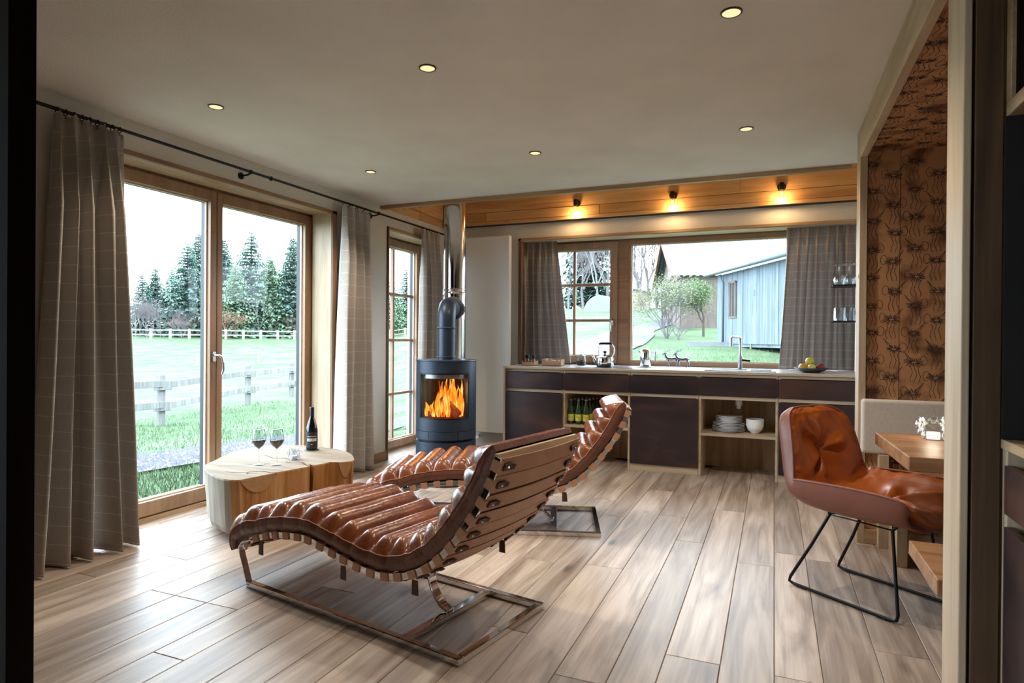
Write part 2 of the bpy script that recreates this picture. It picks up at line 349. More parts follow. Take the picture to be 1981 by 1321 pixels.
def emis(name, c, s):
    m, nt, b, L = nodes(name); nt.nodes.remove(b); e = N(nt, 'ShaderNodeEmission'); e.inputs[0].default_value = srgb(c); e.inputs[1].default_value = s
    L.new(e.outputs[0], nt.nodes['Material Output'].inputs[0]); return m
M['spot_lens'] = emis('spot_lens', (255, 226, 170), .46)
M['filament'] = emis('filament', (255, 190, 90), 16)
M['bulb'] = thin_glass('bulb_glass', (1, .86, .62), 1.2)
M['candle'] = emis('candle_glow', (255, 240, 215), 1.0)
# flame: varying emission, partly transparent
m, nt, b, L = nodes('flame'); M['flame'] = m; nt.nodes.remove(b)
tc = N(nt, 'ShaderNodeTexCoord'); mp = N(nt, 'ShaderNodeMapping'); mp.inputs['Scale'].default_value = (26, 26, 6); L.new(tc.outputs['Object'], mp.inputs[0])
n = N(nt, 'ShaderNodeTexNoise'); n.inputs['Scale'].default_value = 1; n.inputs['Detail'].default_value = 4; n.inputs['Distortion'].default_value = 1.2; L.new(mp.outputs[0], n.inputs['Vector'])
cr = N(nt, 'ShaderNodeValToRGB'); e = cr.color_ramp.elements; e[0].position = .33; e[0].color = (.75, .06, .0, 1); e[1].position = .72; e[1].color = (1, .72, .18, 1)
q = cr.color_ramp.elements.new(.5); q.color = (1, .27, .015, 1); L.new(n.outputs['Fac'], cr.inputs[0])
em = N(nt, 'ShaderNodeEmission'); em.inputs[1].default_value = .75; L.new(cr.outputs[0], em.inputs[0]); tr = N(nt, 'ShaderNodeBsdfTransparent')
mr = N(nt, 'ShaderNodeMapRange'); mr.inputs[1].default_value = .3; mr.inputs[2].default_value = .5; mr.inputs[3].default_value = .15; mr.inputs[4].default_value = .95; L.new(n.outputs['Fac'], mr.inputs[0])
mx = N(nt, 'ShaderNodeMixShader'); L.new(mr.outputs[0], mx.inputs[0]); L.new(tr.outputs[0], mx.inputs[1]); L.new(em.outputs[0], mx.inputs[2]); L.new(mx.outputs[0], nt.nodes['Material Output'].inputs[0])
M['ember_log'] = mat('burning_log', (120, 60, 34), .9, var=.6, vs=40, bump=.5, bs=50, emit=(255, 90, 20), es=.05)

# ================================================================== STRUCTURE
CZ = 2.437
def S(o): return tag(o, kind='structure')
XL, YB, XR = -3.46, 6.28, 0.68
b = MB()
for y0, y1, z0, z1 in ((-2.6, -1.9, 0, 3.2), (-1.9, .6, 0, .1), (-1.9, .6, 2.3, 3.2), (.6, 2.2, 0, 3.2), (2.2, 4.37, 2.25, 3.2), (4.37, 5.15, 0, 3.2), (5.15, 6.15, 2.25, 3.2), (6.15, 6.68, 0, 3.2)):
    b.box(-3.86, y0, z0, XL, y1, z1)
b.box(-3.86, -2.6, -.3, XL, 6.68, -.06)
wall_left = S(b.build('wall_left', M['wallpaint']))
b = MB(); b.box(XL, YB, -.2, -2.53, 6.68, 3.2).box(-2.53, YB, -.2, .68, 6.68, .89).box(-2.53, YB, 2.25, .68, 6.68, 3.2).box(.68, YB, -.2, .95, 6.68, 3.2)
wall_back = S(b.build('wall_back', M['wallpaint']))
b = MB(); b.box(.685, 4.35, 0, .95, YB, 3.2); b.box(.5, 1.9, CZ - .01, .62, 4.35, CZ + .05)
wall_right = S(b.build('wall_right', M['wallpaint']))
b = MB(); b.box(1.2, -2.6, 0, 1.4, 2.0, 3.2); S(b.build('wall_cupboard_side', M['wallpaint']))
b = MB(); b.box(-3.86, -2.7, 0, 1.4, -2.6, 3.2); S(b.build('wall_front', M['wallpaint']))
b = MB(); b.box(-3.46, -2.6, CZ, 1.25, 5.02, CZ + .2).box(-3.46, 4.9, CZ + .2, .9, 5.02, 3.2).box(1.25, 1.9, 2.6, 2.5, 4.4, 2.7); S(b.build('ceiling', M['plaster']))
b = MB(); b.box(-3.46, 5.02, 3.1, .68, 6.28, 3.2); S(b.build('ceiling_recess', M['board_x']))
# dark wooden partition that cuts the left side of the view
b = MB(); b.box(XL + .001, .89, 0, -1.636, .95, CZ); S(b.build('wall_partition', M['black_z']))

# floor: dark base and oak planks, one object each
b = MB(); b.box(-3.80, -2.6, -.06, 2.3, 6.28, -.016); floor = S(b.build('floor', M['joint'], loc=(0, 0, -.06)))
plank_mesh = {}
def plank(wd, ln, wi):
    k = (round(wd, 3), round(ln, 2))
    if k not in plank_mesh:
        c = .0022; q = MB(); w2, l2 = wd / 2 - .0008, ln / 2 - .0008
        q.rings([[(-w2,-l2,-.015),(w2,-l2,-.015),(w2,l2,-.015),(-w2,l2,-.015)], [(-w2,-l2,-c),(w2,-l2,-c),(w2,l2,-c),(-w2,l2,-c)], [(-w2+c,-l2+c,0),(w2-c,-l2+c,0),(w2-c,l2-c,0),(-w2+c,l2-c,0)]])
        me = bpy.data.meshes.new('plank'); me.from_pydata([tuple(p) for p in q.v], [], q.f); me.materials.append(M['floor']); me.update(); plank_mesh[k] = me
    return plank_mesh[k]
x = -3.74; i = 0
while x < 2.2:
    wd = (.158, .196, .182)[i % 3]
    y = -1.2 - R.choice((0, .35, .7, 1.05)); 
    while y < 6.25:
        ln = R.choice((1.4, 1.8, 2.2)); 
        if x > .7 and y > 4.0: break
        y1 = y + ln
        if y1 > 6.27: ln = max(.15, round((6.27 - y) * 10) / 10); 
        lim = None
        if x < -3.47 and (y < 2.0 - ln or y > 6.2): y += ln; continue
        if y + ln > -.6 or True:
            o = bpy.data.objects.new('plank', plank(wd, ln, i)); COL.objects.link(o); o.parent = floor
            o.location = (x + wd / 2, y + ln / 2, .06)
        y += ln
        if y > 6.1: break
    x += wd; i += 1

# recess lining boards and the timber edge of the ceiling
b = MB(); b.box(-3.46, 5.02, CZ - .034, .5, 5.06, CZ + .004); S(b.build('trim_1', M['oak_x'], bevel=.003))
band = thing('trim_2', None, None, (-1.4, 6.2, 2.42), kind='structure')
for k, (z0, z1) in enumerate(((2.42, 2.452), (2.456, 2.548), (2.552, 2.70), (2.704, 2.87), (2.874, 3.1))):
    for x0, x1 in (((-3.42, -2.62), (-2.618, -.52), (-.518, .68)), ((-3.42, -2.90), (-2.898, -1.64), (-1.638, .68)), ((-3.42, -1.9), (-1.898, -.3), (-.298, .68)))[k % 3]:
        pr = .012 if k == 0 else (.004 if k == 1 else 0)
        q = MB().box(x0, 6.2 - pr + R.uniform(-.001, .001), z0, x1, 6.275, z1); q.build('board', M['board_x'], band, bevel=.0015, seg=1)
q = MB().box(-3.42, 6.22, 2.415, .68, 6.279, 2.42); q.build('backing', M['joint'], band)
ll = thing('trim_3', None, None, (-3.44, 5.6, 2.42), kind='structure')
for z0, z1 in ((2.425, 2.50), (2.503, 2.66), (2.663, 2.88), (2.883, 3.1)):
    for y0, y1 in ((5.062, 5.7), (5.703, 6.19)):
        MB().box(-3.459, y0, z0, -3.425 - (.01 if z0 < 2.45 else 0), y1, z1).build('board', M['board_y'], ll, bevel=.0015, seg=1)

# ---- door opening: reveal lining, casing
t = thing('trim_4', None, None, (-3.56, 3.3, 0), kind='structure')
MB().box(-3.66, 4.312, 0, -3.452, 4.37, 2.25).build('reveal_board', M['pale_z'], t, bevel=.002)
MB().box(-3.66, 2.2, 0, -3.452, 2.25, 2.25).build('reveal_board', M['pale_z'], t, bevel=.002)
MB().box(-3.66, 2.25, 2.228, -3.452, 4.312, 2.25).build('reveal_board', M['oak_y'], t, bevel=.002)
MB().box(-3.462, 4.312, 0, -3.446, 4.372, 2.252).build('casing', M['frame_z'], t, bevel=.002)
MB().box(-3.462, 2.19, 2.228, -3.446, 4.372, 2.256).build('casing', M['frame_y'], t, bevel=.002)
def rectframe(b, ax, p0, p1, a0, a1, z0, z1, s0, s1, zb, zt):
    """frame in a plane; ax 'x': plane normal to x (p = x, a = y)"""
    def bx(a, c, z, zz):
        b.box(p0, a, z, p1, c, zz) if ax == 'x' else b.box(a, p0, z, c, p1, zz)
    bx(a0, a0 + s0, z0, z1); bx(a1 - s1, a1, z0, z1); bx(a0 + s0, a1 - s1, z0, z0 + zb); bx(a0 + s0, a1 - s1, z1 - zt, z1)
def sash(parent, name, ax, pf, pb, a0, a1, z0, z1, s0, s1, zb, zt, mz, muntv=(), munth=(), label=None):
    sg = 1 if pb > pf else -1
    b = MB(); rectframe(b, ax, pf, pb, a0, a1, z0, z1, s0, s1, zb, zt); o = b.build(name, mz, parent, bevel=.003)
    gp = pf + (pb - pf) * .72
    b = MB()
    if ax == 'x': b.box(gp - .003, a0 + s0 - .004, z0 + zb - .004, gp + .003, a1 - s1 + .004, z1 - zt + .004)
    else: b.box(a0 + s0 - .004, gp - .003, z0 + zb - .004, a1 - s1 + .004, gp + .003, z1 - zt + .004)
    b.build('glass_pane', M['glass'], o)
    b = MB(); g = .009
    rectframe(b, ax, gp - sg * .016, gp + sg * .02, a0 + s0 - .002, a1 - s1 + .002, z0 + zb - .002, z1 - zt + .002, g, g, g, g); b.build('gasket', M['gasket'], o)
    b = MB(); rectframe(b, ax, gp - sg * .034, gp - sg * .017, a0 + s0 - .002, a1 - s1 + .002, z0 + zb - .002, z1 - zt + .002, g + .002, g + .002, g + .002, g + .002); b.build('glazing_bead', M['pale_z'], o)
    for a in muntv:
        b = MB(); b.box(gp - .018, a - .014, z0 + zb, gp + .018, a + .014, z1 - zt) if ax == 'x' else b.box(a - .014, gp - .018, z0 + zb, a + .014, gp + .018, z1 - zt)
        b.build('glazing_bar', mz, o, bevel=.002)
    for z in munth:
        b = MB(); b.box(gp - .022, a0 + s0, z - .014, gp + .022, a1 - s1, z + .014) if ax == 'x' else b.box(a0 + s0, gp - .022, z - .014, a1 - s1, gp + .022, z + .014)
        b.build('glazing_bar', mz, o, bevel=.002)
    return o
d1 = thing('door_1', None, None, (-3.72, 3.3, 0), kind='structure')
b = MB(); rectframe(b, 'x', -3.70, -3.80, 2.2, 4.37, -.01, 2.25, .06, .05, .05, .07); b.build('door_frame', M['frame_z'], d1, bevel=.003)
MB().box(-3.76, 2.2, -.01, -3.66, 4.37, .028).build('threshold', M['oak_y'], d1, bevel=.003)
sash(d1, 'door_leaf', 'x', -3.672, -3.765, 2.245, 3.322, .035, 2.215, .09, .052, .092, .075, M['frame_z'])
sash(d1, 'door_leaf', 'x', -3.672, -3.765, 3.328, 4.33, .035, 2.215, .048, .09, .092, .075, M['frame_z'])
h = MB(); h.box(-3.672, 3.285, 1.005, -3.662, 3.313, 1.075); h.tube([(-3.664, 3.299, 1.05), (-3.63, 3.299, 1.05), (-3.618, 3.303, 1.046), (-3.614, 3.318, 1.035), (-3.613, 3.33, .99), (-3.616, 3.334, .945), (-3.622, 3.33, .915)], [.009, .009, .010, .010, .0095, .009, .007], 10)
h.build('door_handle', M['steel'], d1, smooth=True, auto=40)
# ---- narrow window
t = thing('trim_5', None, None, (-3.56, 5.65, 0), kind='structure')
MB().box(-3.66, 5.15, 0, -3.452, 5.175, 2.25).build('reveal_board', M['oak_z'], t, bevel=.002)
MB().box(-3.66, 6.125, 0, -3.452, 6.15, 2.25).build('reveal_board', M['oak_z'], t, bevel=.002)
MB().box(-3.66, 5.175, 2.225, -3.452, 6.125, 2.25).build('reveal_board', M['pale_y'], t, bevel=.002)
MB().box(-3.462, 5.135, 0, -3.447, 5.158, 2.262).build('casing', M['dark_z'], t, bevel=.002)
MB().box(-3.462, 5.135, 2.24, -3.447, 6.16, 2.262).build('casing', M['oak_y'], t, bevel=.002)
w1 = thing('window_1', None, None, (-3.72, 5.65, 0), kind='structure')
b = MB(); rectframe(b, 'x', -3.70, -3.80, 5.15, 6.15, -.01, 2.25, .05, .05, .045, .06); b.build('window_frame', M['frame_z'], w1, bevel=.003)
sash(w1, 'window_sash', 'x', -3.672, -3.765, 5.20, 6.11, .035, 2.21, .065, .065, .075, .075, M['frame_z'], (5.66,), (1.645, 1.16, .59))
# ---- kitchen window
t = thing('trim_6', None, None, (-.95, 6.38, .9), kind='structure')
MB().box(-2.53, 6.274, .917, -2.505, 6.47, 2.25).build('reveal_board', M['frame_z'], t, bevel=.002)
MB().box(-2.505, 6.274, 2.228, .68, 6.47, 2.25).build('reveal_board', M['pale_x'], t, bevel=.002)
MB().box(-2.545, 6.266, .917, -2.515, 6.28, 2.262).build('casing', M['dark_z'], t, bevel=.002)
MB().box(-2.545, 6.266, 2.236, .68, 6.28, 2.262).build('casing', M['oak_x'], t, bevel=.002)
w2 = thing('window_2', None, None, (-.95, 6.52, .9), kind='structure')
b = MB(); rectframe(b, 'y', 6.49, 6.58, -2.52, .68, .9, 2.25, .05, .05, .05, .05); b.box(-1.515, 6.482, .93, -1.395, 6.58, 2.21); b.build('window_frame', M['frame_x'], w2, bevel=.003)
sash(w2, 'window_sash', 'y', 6.462, 6.555, -2.48, -1.512, .935, 2.21, .09, .075, .075, .075, M['frame_z'], (-1.99,), (1.765, 1.385))
sash(w2, 'window_sash', 'y', 6.485, 6.565, -1.40, .66, .915, 2.215, .03, .05, .05, .045, M['frame_x'])
h = MB(); h.box(-1.565, 6.452, 1.33, -1.54, 6.462, 1.40); h.tube([(-1.552, 6.455, 1.378), (-1.552, 6.42, 1.378), (-1.556, 6.412, 1.36), (-1.562, 6.412, 1.30), (-1.566, 6.418, 1.265)], .008, 10); h.build('window_handle', M['steel'], w2, smooth=True, auto=40)
# ---- unseen window added behind the camera to bring in daylight
for nm, ax, p, a0, a1, z0, z1 in (('window_3_added', 'x', -3.72, -1.9, .6, .1, 2.3),):
    wn = thing(nm, None, None, (p, (a0 + a1) / 2, z0) if ax == 'x' else ((a0 + a1) / 2, p, z0), kind='structure')
    sash(wn, 'window_sash', ax, p + .04, p - .04, a0, a1, z0, z1, .07, .07, .07, .07, M['frame_z'])

# baseboard between door and narrow window
S(MB().box(-3.46, 4.372, 0, -3.445, 5.135, .09).build('baseboard_left', M['frame_y'], bevel=.003))

# ---- nook shell
b = MB(); b.box(.5, 4.215, 0, 2.4, 4.35, 2.5); wn = S(b.build('wall_nook', M['joint']))
b = MB(); b.box(2.25, 2.0, 0, 2.4, 4.35, 2.5); S(b.build('wall_nook_side', M['wallpaint']))
b = MB(); b.box(.55, 2.02, 0, 2.4, 2.17, 2.5); S(b.build('wall_nook_near', M['oak_z']))
b = MB(); b.box(.5, 2.17, 2.3, 2.25, 4.215, 2.36); cn = S(b.build('ceiling_nook', M['joint']))
xs = [.502, .668, .90, 1.13, 1.36, 1.6, 1.84, 2.08, 2.25]
for x0, x1 in zip(xs, xs[1:]):
    MB().box(x0 + .0015, 4.20, .0, x1 - .0015, 4.2155, 2.285).build('panel', M['panel'], wn, bevel=.001, seg=1)
ys = [2.172, 2.6, 3.0, 3.4, 3.8, 4.2]
for y0, y1 in zip(ys, ys[1:]):
    MB().box(.502, y0 + .0015, 2.284, 2.25, y1 - .0015, 2.301).build('panel', M['panel'], cn, bevel=.001, seg=1)
# printed flower and tendril drawing on the panels: thin ink lines
def flower(b, P, U, V, s, rng):
    def line(pts, w):
        pts = [P + U * x * s + V * y * s for x, y in pts]
        for a, c in zip(pts, pts[1:]):
            d = (c - a); n = U.cross(V); sd = d.cross(n).normalized() * w * .9
            b.add([a - sd, a + sd, c + sd, c - sd], [(0, 1, 2, 3)])
    k = rng.uniform(.85, 1.15); m = rng.choice((-1, 1))
    for i in range(22):
        a = 2 * pi * i / 22 + rng.uniform(-.12, .12); r1, r2 = .22, rng.uniform(.55, .8) * k
        line([(cos(a) * r1 * 1.4, sin(a) * r1 * .8), (cos(a + .15) * r2 * 1.2, sin(a + .1) * r2 * .72)], .0018)
    line([(cos(2*pi*i/12) * .3, sin(2*pi*i/12) * .14) for i in range(13)], .0016)
    for j, x0 in enumerate((-.5, -.12, .3)):
        pts = [(m * (x0 + .12 * sin(t * 2.3 + j)), -.4 - t * .62) for t in [q / 6 * 3 for q in range(7)]]
        line(pts, .0014)
    pts = [(m * (.3 + .5 * sin(t * 1.1)) + m * .35 * t * .5, .35 + .9 * sin(t * .9)) for t in [q / 9 * 3.4 for q in range(10)]]; line(pts, .0015)
    pts = [(m * (-.9 + .35 * cos(t)), .2 + .55 * sin(t)) for t in [q / 10 * 5.2 for q in range(11)]]; line(pts, .0014)
rng = random.Random(3)
b = MB(); col = 0; x = .528
while x < 2.2:
    z = 2.215 - (.082 if col % 2 else 0)
    while z > .15:
        flower(b, Vector((x + rng.uniform(-.008, .008), 4.1988, z + rng.uniform(-.01, .01))), Vector((1, 0, 0)), Vector((0, 0, 1)), .050, rng); z -= .165
    x += .108; col += 1
tag(b.build('printed_flower_drawing', M['ink'], wn), kind='stuff')
b = MB(); x = .54; col = 0
while x < 1.5:
    y = 2.22 + (.07 if col % 2 else 0)
    while y < 4.18:
        flower(b, Vector((x, y + rng.uniform(-.01, .01), 2.2828)), Vector((1, 0, 0)), Vector((0, -1, 0)), .052, rng); y += .17
    x += .11; col += 1
tag(b.build('printed_flower_drawing', M['ink'], cn), kind='stuff')
# portal frame of the nook
t = thing('trim_7', None, None, (.48, 3.1, 0), kind='structure')
MB().box(.46, 4.18, 0, .4995, 4.335, CZ).build('portal_post', M['pale_z'], t, bevel=.003)
MB().box(.46, 2.172, 2.262, .4995, 4.179, CZ).build('portal_beam', M['pale_y'], t, bevel=.003)
MB().box(.46, 2.0, 0, .479, 2.171, CZ).build('portal_post', M['pale_z'], t, bevel=.003)
MB().box(.486, 2.0, 0, .548, 2.06, CZ).build('jamb_board', M['dark_z'], t, bevel=.002)
MB().box(.479, 2.02, 0, .486, 2.15, CZ).build('backing', M['joint'], t)
MB().box(.4995, 4.18, 0, 2.2, 4.1995, .085).build('plinth_board', M['oak_x'], t, bevel=.002)

# ================================================================== KITCHEN
XB = [-2.43, -1.84, -1.2, -.6, .04, .655]; YF = 5.68
kinds = ['door', 'shelf', 'door', 'shelf', 'door']
ulab = ['rusted steel kitchen base unit with closed door, beside the white radiator', 'kitchen base unit with open shelf holding green bottles',
        'rusted steel kitchen base unit with closed door, between the two open shelf units', 'kitchen base unit with open slatted shelf holding white plates and bowls',
        'rusted steel kitchen base unit with closed door, behind the orange leather armchair']
for i in range(5):
    x0, x1 = XB[i], XB[i + 1]; c = thing('base_cabinet', ulab[i], 'kitchen cabinet', ((x0 + x1) / 2, 5.98, 0), 'kitchen base units under the window')
    g = .0015; opn = kinds[i] == 'shelf'
    b = MB(); zf = .0
    b.box(x0 + g, YF + .004, zf, x0 + .02, 6.25, .888).box(x1 - .02, YF + .004, zf, x1 - g, 6.25, .888).box(x0 + .02, YF + .004, .866, x1 - .02, 6.2, .888).box(x0 + .02, YF + .004, .672, x1 - .02, 6.2, .70)
    b.build('carcass', M['pale_x'], c, bevel=.0015)
    MB().box(x0 + .02, 6.2, .0, x1 - .02, 6.215, .866).build('back_panel', M['oak_z'], c)
    MB().box(x0 + .003, YF - .014, .704, x1 - .003, YF + .003, .86).build('drawer_front', M['rust'], c, bevel=.001, seg=1)
    if opn:
        b = MB(); n_sl = 7; z = .375
        b.box(x0 + .02, YF + .006, z - .022, x1 - .02, YF + .05, z)
        b.build('shelf_edge', M['pale_x'], c, bevel=.0015)
        for k in range(n_sl): MB().box(x0 + .02, YF + .062 + k * .068, z - .02, x1 - .02, YF + .062 + k * .068 + .05, z).build('slat', M['pale_x'], c)
    else:
        MB().box(x0 + .003, YF - .014, .066, x1 - .003, YF + .003, .669).build('door', M['rust'], c, bevel=.001, seg=1)
        MB().box(x0 + .001, YF + .002, 0, x1 - .001, YF + .02, .062).build('plinth', M['pale_x'], c, bevel=.001, seg=1)
    if i == 3:
        b = MB(); b.cyl((-.285, 6.0, .6), .03, 0, .07, 16); b.cyl((-.285, 6.0, .6), .02, -.03, 0, 16); b.tube([(-.285, 6.0, .62), (-.285, 6.1, .62), (-.285, 6.199, .62)], .016); b.build('sink_trap', M['china'], c, smooth=True, auto=40)
c = thing('end_panel', 'narrow pale ash panel closing the left end of the kitchen run', 'panel', (-2.441, 5.98, 0))
MB().box(-2.452, YF - .01, 0, -2.431, 6.26, .893).build('panel', M['pale_z'], c, bevel=.002)
b = MB(); b.box(-2.452, YF - .016, .8935, .68, 6.276, .915); b.box(-2.50, 6.276, .8935, .68, 6.485, .915)
tag(b.build('worktop', [M['top']], bevel=.002), 'long pale worktop running below the kitchen window', 'worktop')
b = MB(); b.box(-2.452, YF - .022, .8925, .68, YF - .0165, .9155); tag(b.build('worktop_edging', M['pale_x'], bevel=.001), 'thin pale wood edging along the front of the worktop', 'edging')
# sink, tap, hob
s = thing('sink', 'dark inset kitchen sink with draining board in front of the window', 'sink', (-.27, 5.95, .915))
b = MB(); rectframe(b, 'y', 0, 0, 0, 0, 0, 0, 0, 0, 0, 0) if False else None
b.box(-.56, 5.74, .9152, .02, 5.77, .921).box(-.56, 6.15, .9152, .02, 6.19, .921).box(-.56, 5.77, .9152, -.53, 6.15, .921).box(-.01, 5.77, .9152, .02, 6.15, .921).box(-.22, 5.77, .9152, -.19, 6.15, .921)
b.build('rim', M['black'], s, bevel=.002)
MB().box(-.53, 5.77, .9152, -.22, 6.15, .9165).build('basin', M['blackmat'], s)
b = MB(); b.box(-.19, 5.77, .9152, -.01, 6.15, .917)
for k in range(9): b.box(-.185, 5.79 + k * .04, .917, -.015, 5.80 + k * .04, .9195)
b.build('drainer', M['black'], s)
s = thing('kitchen_tap', 'tall square chrome tap standing behind the sink', 'tap', (-.288, 6.245, .915))
b = MB(); b.cyl((-.288, 6.245, .915), .027, 0, .006, 20); b.cyl((-.288, 6.245, .92), .021, 0, .12, 20); b.tube([(-.288, 6.245, 1.04), (-.288, 6.245, 1.2), (-.289, 6.24, 1.212), (-.30, 6.22, 1.215), (-.355, 6.13, 1.215), (-.363, 6.118, 1.205), (-.363, 6.118, 1.13)], .0125, 12)
b.build('spout', M['steel'], s, smooth=True, auto=40)
b = MB(); b.tube([(-.27, 6.245, 1.0), (-.2, 6.235, .995)], .012, 10); b.build('lever', M['black'], s, smooth=True, auto=40)
MB().box(-1.74, 5.76, .9152, -1.2, 6.12, .9195).build('hob', M['black'], bevel=.002)
tag(bpy.data.objects['hob'], 'flat black glass hob under the kettle', 'hob')
# kettle
s = thing('kettle', 'polished steel kettle with black handle on the hob', 'kettle', (-1.50, 5.93, .92))
b = MB(); b.lathe([(.0, 0), (.078, 0), (.084, .008), (.084, .07), (.078, .095), (.05, .108), (.0, .11)], 28, (-1.50, 5.93, .92)); b.build('body', M['chrome'], s, smooth=True, auto=40)
b = MB(); b.lathe([(.0, .108), (.032, .108), (.03, .114), (.008, .118), (.007, .128), (.018, .142), (.016, .152), (0, .154)], 20, (-1.50, 5.93, .92)); b.build('lid_knob', M['black'], s, smooth=True)
b = MB(); b.tube([(-1.575, 5.93, .955), (-1.60, 5.93, .975), (-1.612, 5.93, 1.01), (-1.63, 5.93, 1.035)], [.018, .014, .01, .012], 12); b.build('spout', M['chrome'], s, smooth=True)
b = MB(); b.tube(spline([(-1.43, 5.93, 1.015), (-1.41, 5.93, 1.05), (-1.412, 5.93, 1.10), (-1.435, 5.93, 1.135)], 5), .006, 8); b.build('bail', M['chrome'], s, smooth=True)
b = MB(); b.tube(spline([(-1.555, 5.93, 1.02), (-1.565, 5.93, 1.07), (-1.558, 5.93, 1.14)], 5), .005, 8); b.build('bail', M['chrome'], s, smooth=True)
b = MB(); b.tube([(-1.56, 5.93, 1.14), (-1.54, 5.93, 1.145), (-1.45, 5.93, 1.145), (-1.43, 5.93, 1.14)], [.009, .012, .012, .009], 12); b.build('grip', M['black'], s, smooth=True)
# french press on a trivet
s = thing('french_press', 'steel coffee press with straight side handle on a round tray', 'coffee press', (-1.165, 6.22, .915))
b = MB(); b.lathe([(0, .006), (.05, .006), (.052, .01), (.052, .155), (.05, .16), (.045, .168), (.03, .18), (.012, .184), (0, .184)], 28, (-1.165, 6.22, .915)); b.build('body', M['chrome'], s, smooth=True, auto=35)
b = MB(); b.cyl((-1.165, 6.22, 1.099), .0025, 0, .02); b.ball((-1.165, 6.22, 1.122), .007); b.build('plunger_knob', M['chrome'], s, smooth=True)
b = MB(); b.tube([(-1.115, 6.22, 1.055), (-1.07, 6.22, 1.055)], .006, 10); b.tube([(-1.07, 6.22, 1.07), (-1.07, 6.22, .955)], .007, 10); b.build('handle', M['steel'], s, smooth=True, auto=40)
b = MB(); b.tube([(-1.213, 6.22, 1.063), (-1.232, 6.22, 1.072)], .007, 8); b.build('spout', M['steel'], s, smooth=True, auto=40)
b = MB(); b.lathe([(0, 0), (.08, 0), (.088, .005), (.08, .0055), (0, .0055)], 32, (-1.165, 6.22, .9152)); tag(b.build('round_tray', M['steel'], smooth=True), 'small round steel tray under the coffee press', 'tray')
# storage jar
s = thing('storage_jar', 'lidded glass jar of dark tea between wooden tray and kettle', 'jar', (-1.80, 6.15, .915))
c0 = (-1.80, 6.15, .9155)
b = MB(); b.lathe([(0, 0), (.044, 0), (.05, .01), (.05, .07), (.04, .085), (.038, .1)], 24, c0); b.build('glass_body', M['clear'], s, smooth=True)
b = MB(); b.lathe([(0, .004), (.042, .004), (.046, .012), (.046, .055), (0, .06)], 24, c0); b.build('tea', mat('dark_tea', (50, 30, 26), .8, var=.5, vs=80), s, smooth=True)
b = MB(); b.lathe([(.0, .12), (.012, .118), (.01, .108), (.042, .105), (.043, .098), (0, .098)], 24, c0); b.build('lid', M['alu'], s, smooth=True)
# wooden boxes with contents
def tray(name, x0, x1, y0, y1, h, lab):
    s = thing(name, lab, 'wooden box', ((x0 + x1) / 2, (y0 + y1) / 2, .915)); b = MB(); z = .9155; tt = .008
    b.box(x0, y0, z, x1, y1, z + .006).box(x0, y0, z, x1, y0 + tt, z + h).box(x0, y1 - tt, z, x1, y1, z + h * 1.5).box(x0, y0 + tt, z, x0 + tt, y1 - tt, z + h * 1.3).box(x1 - tt, y0 + tt, z, x1, y1 - tt, z + h * 1.3)
    b.build('box', M['table_y'], s, bevel=.001); return s
tray('wooden_box', -2.335, -2.20, 5.86, 5.97, .036, 'small wooden box holding two black lidded jars, left end of worktop')
tray('wooden_box', -2.125, -1.925, 5.87, 5.98, .052, 'long wooden box of white sachets on the worktop by the curtain')
for k, x in enumerate((-2.302, -2.235)):
    s = thing('spice_jar', ('left' if k == 0 else 'right') + ' of two small black lidded jars in the little wooden box', 'jar', (x, 5.915, .922), 'jars in the little wooden box')
    b = MB(); b.lathe([(0, 0), (.02, 0), (.022, .01), (.022, .065), (0, .068)], 18, (x, 5.915, .922)); b.build('glass_body', mat('amber_glass', (110, 70, 52), .2), s, smooth=True)
    b = MB(); b.cyl((x, 5.915, .990), .0245, 0, .032, 20); b.build('lid', M['black'], s, bevel=.002)
rng = random.Random(5)
for k in range(7):
    x = -2.105 + k * .027; q = MB(); a = rng.uniform(-.3, .3)
    q.box(-.011, -.003, 0, .011, .003, .05 + rng.uniform(0, .018)); o = q.build('sachet', M['china'], loc=(0, 0, 0), bevel=.001); o.location = (x, 5.925 + rng.uniform(-.02, .02), .9225); o.rotation_euler = (rng.uniform(-.15, .15), 0, a)
    tag(o, ['leftmost', 'second from left', 'third from left', 'middle', 'third from right', 'second from right', 'rightmost'][k] + ' of the white paper sachets in the long wooden box', 'sachet', 'sachets in the long wooden box')
